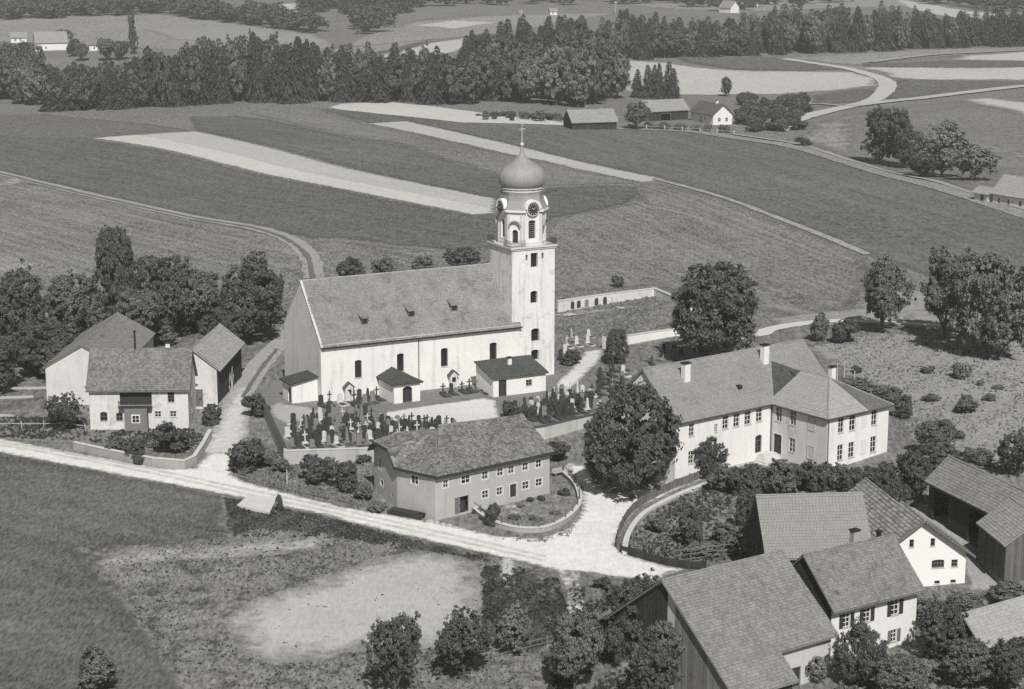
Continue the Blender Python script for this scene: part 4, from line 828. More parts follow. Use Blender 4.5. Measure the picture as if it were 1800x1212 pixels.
gable_house('garden_shed', 'small dark shed with pale roof in lower right corner', 'shed', (44.2,165.5,.595,9.5,5.6,2.95,5.5), -2.6, M('garden_shed_roof', .34, .08, .9, .2, .6, island=.2), WOOD_D, .3, .5, {}, .36, .36, board=('front','left'), bmat=WOOD_D)

# ---------------------------------------------------------------- houses far off
FT = M('far_tiles', .30, .1, .6, .1, .5, island=.15); FT2 = M('far_dark_tiles', .13, .15, .6, .1, .5, island=.25)
def far_house(name, label, cat, q, tile, wmat, ops=None, board=(), z=None):
    zz = tz(q[0], q[1]) if z is None else z
    return gable_house(name, label, cat, q, zz, tile, wmat, .5, .6, ops, .6, .7, board=board, bmat=WOOD_D)
far_house('field_barn', 'low barn with pale roof at the left of the distant farmstead', 'barn', (19.65,617.4,.30,16.5,10.4,2.95,6.7), FT, WOOD_M, board=('left','front'), z=2.0)
far_house('field_barn', 'middle barn with pale roof of the distant farmstead', 'barn', (47.3,650.2,.5,17.3,9.2,3.5,7.0), FT, WOOD_M, {'front': [H_(5,9,-.2,2.6)]}, board=('front',), z=2.0)
r, _ = far_house('field_farmhouse', 'dark-roofed farmhouse with white gable at the distant farmstead', 'building', (62.1,659.2,-1.188,17.4,8.64,2.87,6.5), FT2, WHITE, {'right': [W_(2,3,.8,2), W_(4.8,5.8,.8,2)], 'front': [D_(7,8,-.2,2), W_(10,11,.8,1.9)]}, z=2.0)
chimney(r, 12.5, 4.3, 6.0, 7.6, .8, .7)
r, _ = far_house('cottage', 'pale cottage with low lean-to at the right edge beyond the dark field', 'building', (113.3,441.3,-1.0,13.0,9.0,2.65,6.9), M('cottage_tiles', .36, .1, .6, .1, .5, island=.15), WHITE2, {'front': [W_(1.5,2.2,.6,1.9,nx=1), W_(4.5,5.2,.6,1.9,nx=1), W_(8,8.9,.6,1.9,nx=1)]}, z=3.0)
chimney(r, 9, 4.5, 6.2, 7.6, .7, .6)
q = G(1706,352); far_house('cottage_lean_to', 'small pale lean-to shed left of the cottage at right edge', 'shed', (q[0], q[1], -1.0, 5.5, 5.0, 1.9, 3.2), MATS['cottage_tiles'], WHITE2, {'front': [D_(2,3,-.2,1.6)]})
for px, py, nm, lb, L, W, he, hr, az, tl in ((62,90,'farm_house','white-gabled farmhouse beyond the left forest',18,11,4.2,10,.35,FT), (156,90,'farm_house','smaller grey-roofed house right of the white-gabled farmhouse',13,9,3.2,7.5,.2,M('far_grey_tiles', .2, .1, .6, .1, .5)), (18,76,'farm_house','tiny pale house at the far left edge beyond the forest',10,7,3,6,.3,FT),
        (1262,22,'farm_house','white gabled house above the right-hand forest',13,10,3.5,8.5,-.9,FT), (1312,14,'farm_house','second small white house above the right-hand forest',12,9,3.2,7.5,.5,FT), (966,27,'field_hut','tiny pale hut on the far hillside',6,5,2.6,4.5,.2,FT)):
    g = G(px, py); far_house(nm, lb, 'building', (g[0], g[1], az, L, W, he, hr), tl, WHITE, {'front': [W_(2,3,1,2.2), W_(5,5.9,1,2.2) if L > 8 else W_(3.6,4.2,1,2)], 'left': [W_(2,3,1,2.2)]} if L > 8 else {'front': [W_(1.6,2.6,.8,1.8)]})

# ---------------------------------------------------------------- walls and fences
def wall_run(name, label, pts, zb, zt, thick, mat, cap=None, cat='wall', capmat=None, holes=(), parent_extra=None):
    """a wall along a world polyline; zb/zt numbers or per-point lists"""
    pts = [V3((p[0], p[1], 0)) for p in pts]; c = sum(pts, V3()) / len(pts); z0 = min(zb) if hasattr(zb, '__len__') else zb
    r = empty(name, (c.x, c.y, z0)); tag(r, label, cat); n = len(pts); mb, cp = MB(), MB()
    fb = lambda i: zb[i] if hasattr(zb, '__len__') else zb
    ft = lambda i: zt[i] if hasattr(zt, '__len__') else zt
    nor = []
    for i in range(n):
        d = (pts[min(i+1,n-1)] - pts[max(i-1,0)]).normalized(); nor.append(V3((-d.y, d.x, 0)))
    off = V3((c.x, c.y, z0))
    def ring(i, half, a, b):
        p = pts[i]; return [p + nor[i]*half + V3((0,0,a)) - off, p - nor[i]*half + V3((0,0,a)) - off, p - nor[i]*half + V3((0,0,b)) - off, p + nor[i]*half + V3((0,0,b)) - off]
    for mbx, half, a_, b_ in ((mb, thick/2, lambda i: fb(i), lambda i: ft(i)), (cp, thick/2 + .07, lambda i: ft(i) + .003, lambda i: ft(i) + (cap or 0))):
        if mbx is cp and not cap: continue
        for i in range(n - 1):
            A, B = ring(i, half, a_(i), b_(i)), ring(i+1, half, a_(i+1), b_(i+1))
            for k in range(4): j = (k+1) % 4; mbx.poly([A[k], A[j], B[j], B[k]])
            if i == 0: mbx.poly(A)
            if i == n - 2: mbx.poly(B)
    mb.build('wall', mat, r)
    if cap: cp.build('coping', capmat or STONE_L, r)
    return r
def fence_run(name, label, pts, h, step, mat, rails=2, panel=False, post=.12, zf=None, cat='fence'):
    """posts with rails or boarded bays between them: every post and bay its own part"""
    pts = np.array([p[:2] for p in pts], float); d = np.r_[0, np.cumsum(np.hypot(*np.diff(pts, axis=0).T))]; n = max(1, round(d[-1] / step))
    q = [(np.interp(d[-1]*i/n, d, pts[:,0]), np.interp(d[-1]*i/n, d, pts[:,1])) for i in range(n+1)]; zf = zf or tz
    r = empty(name, (q[0][0], q[0][1], zf(*q[0]))); tag(r, label, cat); o = V3(r.location)
    pw = [V3((a, b, zf(a, b))) - o for a, b in q]; me = MB().box(-post/2, post/2, -post/2, post/2, -.4, h + .12).mesh('post', mat)
    for p in pw: k = link('post', me, r); k.location = p; k.rotation_euler = (random.uniform(-.03,.03), random.uniform(-.03,.03), random.random())
    for a, b in zip(pw, pw[1:]):
        u = (b - a); s = V3((u.y, -u.x, 0)).normalized() * .02; mb = MB()
        if panel:
            m = max(2, int(u.length / .16))
            for i in range(m):
                p0, p1 = a + u*(i+.05)/m, a + u*(i+.95)/m; t = h * random.uniform(.95, 1.02)
                mb.prism([p0+s+V3((0,0,.05)), p1+s+V3((0,0,.05)), p1+s+V3((0,0,t)), p0+s+V3((0,0,t))], s*1.2)
            mb.build('boarded_bay', mat, r)
        else:
            for i in range(rails):
                z = h * (i + .75) / rails; mb.prism([a+s+V3((0,0,z-.05)), b+s+V3((0,0,z-.05)), b+s+V3((0,0,z+.05)), a+s+V3((0,0,z+.05))], s*1.5)
            mb.build('rail', mat, r)
    return r
c2 = lambda lst, z=0: [P(a, b, z) for a, b in lst]
wall_run('churchyard_wall', 'low churchyard wall with dark coping running down beside the lane', c2([(455,700),(470,730),(486,765),(501,797)]), -2.4, .65, .4, STONE, .10, capmat=SLATE)
wall_run('churchyard_wall', 'white front wall of the churchyard above the garden by the road', c2([(501,797),(560,795),(655,792),(720,786)]), -2.6, .30, .4, STAINED, .10)
wall_run('retaining_wall', 'tall pale retaining wall of the churchyard behind the long house', c2([(880,764),(955,753),(1000,742),(1049,731),(1080,716)]), -3.4, .25, .5, M('retaining_stone', .52, .16, 1.5, .4, .5, streak=.3, bump=.03), .12, capmat=SLATE)
wb = c2([(980,550),(1040,541),(1085,535),(1150,527)]); wall_run('cemetery_wall', 'long pale back wall of the upper cemetery with memorial arches', wb, -1, 2.1, .45, WHITE2, .12)
wall_run('cemetery_wall', 'right-hand pale wall of the upper cemetery falling towards the trees', c2([(1150,527),(1185,540),(1215,556)]), -1, [2.1,1.9,1.6], .45, WHITE2, .12)
wall_run('cemetery_wall', 'short bright white wall between cemetery and large tree', c2([(1103,607),(1140,601),(1175,596),(1215,592)]), -1, 1.55, .4, WHITE, .12)
wall_run('gate_pillar', 'pale square gate pillar at the top of the churchyard path', c2([(1060,614),(1063,613.4)]), -.6, 1.9, .5, WHITE2, .15)
p0, p1 = V3(wb[0]), V3(wb[2]); U = (p1-p0).normalized(); N = V3((U.y,-U.x,0))
for i, (px, lb) in enumerate(((988,'left'),(1003,'second'),(1014,'third'),(1028,'fourth'),(1045,'fifth'),(1060,'sixth'),(1075,'rightmost'))):
    q = P(px, 549 - (px-980)*.142, 0); r = empty('memorial_arch', (q[0]+N.x*.42, q[1]+N.y*.42, .15), math.atan2(U.y, U.x)); tag(r, f'{lb} dark memorial arch set against the upper cemetery wall', 'memorial', 'memorial arches on the upper cemetery wall')
    m = MB(); m.box(-.62,.62,-.12,.1,-.1,1.15); m.prism([(.62*math.cos(math.pi*k/8),-.12,1.15+.6*math.sin(math.pi*k/8)) for k in range(9)], (0,.22,0)); m.build('arch', GRAVE_L, r)
    m = MB(); m.prism([(-.42,-.15,.2),(.42,-.15,.2)] + [(.42*math.cos(math.pi*k/8),-.15,1.15+.42*math.sin(math.pi*k/8)) for k in range(9)], (0,.028,0)); m.build('tablet', GRAVE_D if i % 3 else GRAVE_M, r)
ribbon('gravel', [(982,557),(1030,551),(1075,545),(1110,540)], 2.2, .3, GRAVEL)
wall_run('garden_wall', 'grey garden wall along the road in front of the old farmhouse', Garr([(131,790),(200,806),(270,821),(325,826),(342,818)]), [-2.6]*5, [-.45,-.45,-.45,-.45,-.4], .4, M('garden_wall_render', .34, .16, 1.2, .3, .5, streak=.2), .10, capmat=STONE_L)
wall_run('garden_wall', 'short garden wall turning up the lane beside the farmhouse', Garr([(342,818),(356,798),(370,772)]), -2.6, [-.4,-.25,-.1], .4, STAINED, .10)
inn_g = spline([(818,878),(832,898),(856,917),(890,931),(930,936),(965,932),(1000,914),(1019,888),(1012,858),(990,836)], 4)
gw_ = Garr(inn_g); wall_run('garden_retaining_wall', 'curved low stone wall around the front garden of the long house', gw_, [p[2]-.8 for p in gw_], [p[2]+.55 for p in gw_], .45, STONE, .08)
ribbon('path', [(893,888),(905,900),(915,908)], 1.4, .36, GRAVEL)
drape('garden', [tuple(p[:2]) for p in gw_] + [(4.6,223.6),(-4.2,216.9)], .28, F_GARDEN, 0)
fence_run('garden_fence', 'post and rail fence on the curved wall by the square', gw_, .85, 2.4, WOOD_M, 1, zf=lambda a, b: tz(a, b) + .6)
rf = spline([(1262,832),(1225,845),(1190,858),(1150,877),(1120,895),(1100,917),(1088,942),(1085,966)], 4); rfw = Garr(rf)
fence_run('board_fence', 'curved grey board fence along the lane below the school', rfw, 1.15, 2.6, WOOD_M, panel=True)
rw = Garr([(a+13, b+10) for a, b in rf]); wall_run('garden_retaining_wall', 'curved pale stone wall inside the board fence below the school', rw, [p[2]-1 for p in rw], [p[2]+.25 for p in rw], .5, STONE_L, .10)
fence_run('picket_fence', 'low dark picket fence at the lower edge of the terrace garden', Garr([(1090,972),(1130,984),(1190,999),(1240,1003)]), .95, 2.2, WOOD_D, panel=True)
fence_run('trellis', 'thin garden trellis of upright poles behind the tiled barn', Garr([(1185,992),(1240,985),(1300,978)]), 1.7, 1.8, WOOD_M, 3)
fence_run('field_fence', 'row of pale fence posts in front of the distant farmstead', Garr([(905,214),(960,218),(1000,220),(1060,224),(1100,227),(1160,229),(1230,233),(1290,238)]), 1.5, 6.0, WOOD_L, 1, post=.35)
fence_run('garden_fence', 'weathered garden fence below the churchyard wall beside the road', Garr([(420,842),(500,864),(560,876),(640,893)]), 1.0, 3.4, WOOD_M, 2, post=.16)
fence_run('meadow_rail', 'weathered rail fence between the foreground fruit trees and the farm', Garr([(700,1185),(780,1172),(860,1160),(930,1143),(1000,1125),(1060,1115)]), 1.0, 3.2, WOOD_M, 2, post=.13)
fence_run('yard_rail', 'rail fence along the meadow beside the old farmhouse', Garr([(-40,752),(40,752),(110,752),(150,756)]), .8, 3.0, WOOD_L, 1)
# slab beside the road, timber poles, beams, boards
q = Garr([(417,893),(438,874),(487,880),(474,906)]); c = sum((V3(p) for p in q), V3())/4
sb = empty('stone_slab', tuple(c)); tag(sb, 'pale flat stone slab bridging the ditch beside the road', 'slab')
MB().prism([V3(p) - c + V3((0,0,.05)) for p in q], (0,0,.32)).build('slab', STONE_L, sb)
MB().prism([(V3(p) - c)*.9 + V3((0,0,-.6)) for p in q], (0,0,.64)).build('footing', STONE, sb)
for i, (px, py, ln, rz, lb) in enumerate(((50,684,7.5,.05,'long pale timber beam lying on grass left of the barn'), (30,700,5,.12,'short pale timber beam in front of the longer one left of barn'), (5,732,3.5,-.2,'pale timber at the left edge near the meadow'), (1215,865,2.6,.2,'pale garden frame board below the board fence'))):
    g = G(px, py); o = MB()
    for k in range(3): o.box(-ln/2+random.uniform(0,.5), ln/2-random.uniform(0,.5), -.3+k*.22, -.1+k*.22, .0, .25+.06*(k==1))
    b = o.build('timber', WOOD_L); b.location = g; b.rotation_euler = (0,0,rz); tag(b, lb, 'timber')
g = G(403, 694); r = empty('leaning_poles', g); tag(r, 'bundle of pale poles leaning against the cart shed by the lane', 'poles')
for k in range(7):
    a = random.uniform(-1.3,1.3); MB().tube((a*.8,random.uniform(-.3,.3),-.05),(a*.5+random.uniform(-.7,.7),1.0,random.uniform(2.6,4.2)),.07,.05,5).build('pole', WOOD_L, r)
g = G(500, 708)
for px, py, h, nm, lb in ((1427,975,5.0,'iron_pipe','thin dark iron pole with knobs rising behind the dwelling roof'),):
    g = P(px, 1000, -1.6); o = MB().tube((0,0,-.3),(0,0,7.6),.09,.06,6); [o.lathe([(.02,z-.12),(.16,z),(.02,z+.12)],(0,0),6) for z in (5.2,5.9,6.6,7.3,7.7)]
    b = o.build(nm, IRON); b.location = g; tag(b, lb, 'pole')
def power_pole(px, py, top, lb, arm=True):
    g = G(px, py); h = (py - top) * depth(*g) / F_PX / .98; r = empty('power_pole', g); tag(r, lb, 'pole'); k = max(.12, depth(*g) / F_PX * .8)
    MB().tube((0,0,-.5),(0,0,h),k,k*.7,7).build('mast', WOOD_L, r)
    if arm:
        MB().box(-h*.11,h*.11,-k*.6,k*.6,h*.93,h*.93+k*1.4).box(-h*.09,h*.09,-k*.6,k*.6,h*.84,h*.84+k*1.2).build('crossarm', WOOD_L, r)
        for s in (-.1,-.04,.04,.1): MB().tube((s*h,0,h*.93+k*1.4),(s*h,0,h*.97+k*1.6),k*.35,k*.25,5).build('insulator', FRAME, r)
power_pole(1168, 102, 62, 'tall power pole at the edge of the right-hand forest'); power_pole(916, 50, 20, 'power pole on the pale hillside above the forest'); power_pole(1082, 24, 4, 'power pole on the skyline meadow near the top edge')
power_pole(1530, 274, 255, 'short post beside the track by the roadside trees', False); power_pole(58, 632, 611, 'short pale post in the pasture behind the left barn', False)
power_pole(505, 856, 826, 'pale post in the garden beside the village road', False); power_pole(562, 850, 828, 'white post among the garden shrubs by the road', False); power_pole(278, 606, 573, 'thin pale post behind the old farmhouse roof', False)
for px, py, tp, lb in ((1471,682,640,'left pale clothes post on the slope behind the school'), (1483,680,636,'right pale clothes post on the slope behind the school'), (1501,690,652,'lone pale post right of the clothes posts behind the school')): power_pole(px, py, tp, lb, False)
# bench beside the long house, sandy cart load
g = G(990, 835); r = empty('bench', g, .6); tag(r, 'pale wooden bench at the right end of the long house', 'bench')
MB().box(-1.6,1.6,-.25,.25,.45,.53).build('seat', WOOD_L, r); MB().box(-1.6,1.6,.22,.28,.6,1.0).build('backrest', WOOD_L, r)
for s in (-1.3, 1.3): MB().box(s-.07,s+.07,-.22,.27,-.1,.448).build('leg', WOOD_M, r)
g = G(715, 908); r = empty('log_pile', g, -.55); tag(r, 'dark stacked logs at the foot of the bent house wall', 'logs')
for k in range(14): MB().tube((-2.2+random.uniform(-.3,.3),(k%5)*.28-.5,.14+(k//5)*.26),(2.0+random.uniform(-.4,.6),(k%5)*.28-.5,.14+(k//5)*.26),.14,.12,7).build('log', WOOD_D, r)
for k, (px, py) in enumerate(((756,918),(768,921),(779,924),(790,926),(800,929))):
    g = G(px, py); o = MB().lathe([(.05,-.1),(.5,.05),(.42,.35),(.15,.5)],(0,0),7).build('boulder', STONE); o.location = g; o.scale = (random.uniform(.7,1.2), random.uniform(.7,1), random.uniform(.5,.9)); tag(o, ['leftmost','second','middle','fourth','rightmost'][k] + ' of five stones along the road by the long house', 'stone', 'stones by the road')

# ---------------------------------------------------------------- graves
gm = {}
def gmesh(k, f):
    if k not in gm: gm[k] = f()
    return gm[k]
for mk, mt in (('d', GRAVE_D), ('m', GRAVE_M), ('l', GRAVE_L)):
    gm['base'+mk] = MB().box(-.45,.45,-.25,.25,-.1,.28).box(-.36,.36,-.19,.19,.282,.42).mesh('plinth', mt)
    gm['stele'+mk] = MB().prism([(-.32,-.1,.42),(.32,-.1,.42),(.32,-.1,1.35)] + [(.32*math.cos(math.pi*k/6),-.1,1.35+.22*math.sin(math.pi*k/6)) for k in range(1,6)] + [(-.32,-.1,1.35)], (0,.2,0)).mesh('headstone', mt)
    gm['obelisk'+mk] = MB().tube((0,0,.42),(0,0,1.9),.30,.16,4).tube((0,0,1.9),(0,0,2.15),.16,.01,4).mesh('obelisk', mt)
    gm['cross'+mk] = MB().box(-.08,.08,-.07,.07,.42,1.75).box(-.36,.36,-.065,.065,1.2,1.36).mesh('cross', mt)
    gm['kerb'+mk] = MB().box(-.5,.5,-1.9,-1.78,-.1,.16).box(-.5,-.38,-1.78,-.26,-.1,.16).box(.38,.5,-1.78,-.26,-.1,.16).mesh('grave_kerb', mt)
BED = M('grave_planting', .07, .4, 3, .8, .4, bump=.05, t=COOL)
gm['bed'] = MB().box(-.375,.375,-1.775,-.265,-.1,.2).mesh('planting', BED)
SHADE = {'d': 'dark', 'm': 'grey', 'l': 'pale'}; SHN = {'stele': 'headstone with rounded top', 'obelisk': 'pointed obelisk grave', 'cross': 'stone cross grave'}
def grave(x, y, area, mk, sh, s=1.0, rz=.479):
    r = empty('gravestone', (x, y, 0), rz + random.uniform(-.12,.12)); r.scale = (s*random.uniform(.9,1.2),)*2 + (s*random.uniform(.85,1.25),)
    tag(r, f'{SHADE[mk]} {SHN[sh]} {area}', 'gravestone', f'{SHADE[mk]} {sh} graves {area}')
    link('plinth', gm['base'+mk], r); link({'stele':'headstone'}.get(sh, sh), gm[sh+mk], r); link('grave_kerb', gm['kerb'+mk], r); link('planting', gm['bed'], r)
def rows(poly_px, area, n_target, sx=1.7, sy=3.0, s=1.0, pd=(.55,.3,.15)):
    poly = np.array([P(a, b, 0)[:2] for a, b in poly_px]); ca, sa = math.cos(.479), math.sin(.479); c = poly.mean(0); pts = []
    for i in range(-30, 31):
        for j in range(-20, 21): pts.append((c[0] + i*sx*ca - j*sy*sa + random.uniform(-.25,.25), c[1] + i*sx*sa + j*sy*ca + random.uniform(-.3,.3)))
    pts = np.array(pts); pts = pts[inside(pts, poly)]; rng.shuffle(pts)
    for x, y in pts[:n_target]: grave(x, y, area, random.choices('dml', pd)[0], random.choices(('stele','obelisk','cross'), (.55,.25,.2))[0], s)
rows([(500,752),(530,740),(575,732),(650,730),(680,740),(745,745),(800,752),(800,770),(660,784),(508,790)], 'in the lower churchyard before the nave', 165, 1.15, 2.05, .92, (.55,.27,.18))
rows([(880,735),(905,722),(985,692),(1040,690),(1050,722),(960,742)], 'in the crowded plot right of the gravel court', 70, 1.2, 1.9, .92, (.55,.27,.18))
rows([(1045,690),(1048,655),(1065,640),(1105,650),(1110,680),(1070,705)], 'on the slope above the large round tree', 18, 1.8, 3.0, .9)
rows([(560,707),(600,703),(670,697),(668,710),(565,716)], 'along the nave wall left of the porch', 13, 1.5, 2.0, .95)
rows([(768,690),(850,678),(852,690),(770,698)], 'along the nave wall right of the porch', 12, 1.5, 2.0, .95)
rows([(985,590),(1055,590),(1030,612),(985,640)], 'behind the tower beside the path', 9, 1.8, 2.6, .95, (.3,.4,.3))
rows([(1120,640),(1180,615),(1210,625),(1150,648)], 'in the far plot behind the school roof', 8, 1.8, 2.6, .95, (.3,.4,.3))

# ---------------------------------------------------------------- trees
def quads(c, n, sz, asp=1.0, jit=1.0):
    """leaf quads at centres c with normals n and sizes sz"""
    k = len(c); t = rng.normal(size=(k,3)); t -= (t*n).sum(1)[:,None]*n; t /= np.linalg.norm(t,axis=1)[:,None]+1e-9; b = np.cross(n, t)
    s = sz[:,None]; V = np.stack([c - t*s - b*s*asp, c + t*s - b*s*asp*.6, c + t*s*.8 + b*s*asp, c - t*s*.7 + b*s*asp], 1).reshape(-1,3)
    return V
def unit(v): return v / (np.linalg.norm(v, axis=1)[:,None] + 1e-9)
def crown(shape, seed, nclump, nleaf, leaf, clump_r, z0=.22):
    """billowing lobes, each covered with small leaf clumps; a tree 1 high and about 1 wide"""
    g = np.random.default_rng(seed); nl = 20 if shape == 'egg' else (15 if shape != 'bush' else 9); lobes = []
    while len(lobes) < nl:
        p = g.uniform(-1, 1, 3)
        if np.linalg.norm(p) > 1: continue
        p = p / max(np.linalg.norm(p), .3) * g.uniform(.38, .66); lobes.append((p, g.uniform(.30, .46)))
    if shape == 'tall': lobes = [(np.array([p[0]*.75, p[1]*.75, -.8 + 1.6*i/(nl-1)]), r*(.95 - .45*i/(nl-1))) for i, (p, r) in enumerate(lobes)]
    C, D = [], []
    while len(C) < nclump:
        c, r = lobes[int(g.integers(nl))]; d = unit(g.normal(size=(1,3)))[0]
        if d @ (c + d*.2) < -.25 and g.random() < .8: continue
        p = c + d * r * g.uniform(.72, 1.08 if shape != 'loose' else 1.3)
        if sum(np.linalg.norm(p - c2) < r2 * .78 for c2, r2 in lobes) > 0: continue
        if np.linalg.norm(p) > 1.12: continue
        if g.random() < (.22 if shape == 'loose' else .02 if shape == 'egg' else .10): p = p * g.uniform(1.05, 1.4 if shape == 'loose' else 1.28)
        C.append(p); D.append(d)
    C = np.array(C); D = np.array(D)
    if shape == 'egg': C[:,:2] *= (1.0 - .22*C[:,2:])
    f = lambda p: np.stack([p[:,0]*.5, p[:,1]*.5, (np.maximum(.03, .42 + .56*p[:,2]) if shape == 'bush' else z0 + (1-z0)*(.5 + .5*p[:,2]))], 1)
    Q = f(C); Vs = []; ctr = np.array([0, 0, .45])
    for c, d in zip(Q, D):
        e = unit(g.normal(size=(nleaf,3))); cr = clump_r * g.uniform(.6, 1.3)
        pos = c + e * cr * g.random((nleaf,1))**.5 * np.array([1,1,.8]); n = unit(e*.5 + d*.75 + g.normal(0,.5,(nleaf,3)) + np.array([0,0,.25])); Vs.append(quads(pos, n, leaf*np.exp(np.clip(g.normal(0,.35,nleaf),-.7,.6))))
    return np.concatenate(Vs), Q
def trunk_mesh(name, C, h0, r=.028, forks=7, seed=0):
    rnd = random.Random(seed); mb = MB(); top = C[:,2].max()*.75; p = V3((0,0,-.03)); pts = [p]
    for i in range(1,6): pts.append(V3((rnd.uniform(-.012,.012)*i, rnd.uniform(-.012,.012)*i, top*i/5)))
    for i in range(5): mb.tube(pts[i], pts[i+1], r*(1-.17*i), r*(1-.17*(i+1)), 7, False)
    sel = sorted(C[rnd.sample(range(len(C)), min(forks*2, len(C)))].tolist(), key=lambda c: c[2])
    for c in sel:
        c = V3(c); z = max(h0*.7, c.z - .25 - rnd.random()*.1); s = pts[0].lerp(pts[-1], min(1, z/top)); m = s.lerp(c, .5) + V3((0,0,.03))
        mb.tube(s, m, r*.45, r*.3, 5, False); mb.tube(m, c, r*.3, r*.1, 5, False)
    return mb.mesh(name, BARK)
TREES = {}
def variant(key, shape, seed, leafmat, nclump=80, nleaf=80, leaf=.035, cr=.12, z0=.2, r=.028):
    V, C = crown(shape, seed, nclump, nleaf, leaf, cr, z0); TREES[key] = (mesh_np('crown', V, np.arange(len(V)).reshape(-1,4), leafmat), trunk_mesh('trunk', C, z0, r, 7, seed))
for i in range(3): variant(f'oak{i}', 'round', 11+i, LEAF_A, 560, 40, .0092, .050, .14)
for i in range(3): variant(f'dark{i}', 'round', 21+i, LEAF_B, 560, 40, .0092, .050, .10)
variant('linden0', 'egg', 28, LEAF_B, 780, 44, .0090, .046, .02)
variant('wide0', 'egg', 29, LEAF_B, 640, 38, .0088, .052, .03)
variant('low0', 'round', 27, LEAF_A, 620, 42, .0088, .048, .05)
for i in range(2): variant(f'tall{i}', 'tall', 31+i, LEAF_B, 400, 36, .0115, .05, .10)
for i in range(2): variant(f'loose{i}', 'loose', 41+i, LEAF_B, 440, 34, .0105, .050, .16, .024)
for i in range(2): variant(f'pale{i}', 'loose', 51+i, LEAF_C, 300, 28, .014, .055, .15, .022)
for i in range(3): variant(f'bush{i}', 'bush', 61+i, LEAF_A, 260, 34, .0175, .075, .04, .03)
for i in range(3): variant(f'dbush{i}', 'bush', 71+i, LEAF_B, 260, 34, .0175, .075, .04, .03)
for i in range(2): variant(f'pbush{i}', 'bush', 81+i, LEAF_C, 220, 30, .0175, .08, .04, .03)
for i in range(3): variant(f'far{i}', 'round', 91+i, LEAF_B, 130, 18, .030, .085, .10)
for i in range(2): variant(f'farp{i}', 'round', 101+i, LEAF_A, 130, 18, .030, .085, .10)
def conifer(key, seed, n, wh, mat=NEEDLE, droop=.5, leaf=.05):
    g = np.random.default_rng(seed); h = g.random(n)**1.25; a = g.uniform(0, 2*np.pi, n); lay = np.floor(h*14)/14 + g.uniform(0,.035,n)
    rad = np.minimum((1.03-lay), 1.0)**.60 * .5 * wh; rr = rad * np.sqrt(g.uniform(.15,1.05,n)) * (1 + .18*np.sin(3*a + 9*lay))
    z = .06 + .92*lay - droop*rr*.35 + g.normal(0,.008,n); c = np.stack([rr*np.cos(a), rr*np.sin(a), z], 1)
    d = np.stack([np.cos(a), np.sin(a), -droop*np.ones(n)], 1); d = unit(d); nn = unit(np.stack([np.cos(a)*.5, np.sin(a)*.5, np.ones(n)],1) + g.normal(0,.45,(n,3)))
    nn -= (nn*d).sum(1)[:,None]*d; nn = unit(nn); b = np.cross(nn, d); s = (leaf*g.uniform(.7,1.4,n)*(1.15-.7*lay))[:,None]
    V = np.stack([c - d*s*1.3 - b*s*.5, c + d*s*1.3 - b*s*.25, c + d*s*1.3 + b*s*.25, c - d*s*1.3 + b*s*.5], 1).reshape(-1,3)
    TREES[key] = (mesh_np('crown', V, np.arange(len(V)).reshape(-1,4), mat), MB().tube((0,0,-.03),(0,0,.97),.02,.004,6).mesh('trunk', BARK))
for i in range(4): conifer(f'spruce{i}', 111+i, 1100, .95 + .15*(i%2), droop=.5, leaf=.062)
conifer('thuja0', 121, 3200, 1.0, LEAF_B, .0, .030)
conifer('cone0', 122, 2200, 1.0, NEEDLE, .2, .034)

def plant(key, loc, h, w, name, label, cat, group=None, rz=None, trunk=True):
    r = empty(name, loc, random.uniform(0, 6.28) if rz is None else rz); r.scale = (w, w, h); tag(r, label, cat, group)
    c, t = TREES[key]; link('crown', c, r)
    if trunk: link('trunk', t, r)
    return r
def at_px(px, py, top, wpx, zf=None):
    g = G(px, py) if zf is None else P(px, py, zf); d = depth(*g); dep = math.atan2(CAM_H - g[2], g[1])
    w = wpx * d / F_PX; h = max(.4, ((py - top) * d / F_PX - .12 * w * math.sin(dep)) / math.cos(dep)); return g, h, w
def T(key, px, py, top, wpx, label, name='broadleaf_tree', cat='tree', group=None, zf=None, trunk=True):
    g, h, w = at_px(px, py, top, wpx, zf); return plant(key, g, h, w, name, label, cat, group, trunk=trunk)
S = lambda key, px, py, top, wpx, label, group=None, zf=None: T(key, px, py, top, wpx, label, 'shrub', 'shrub', group, zf, False)

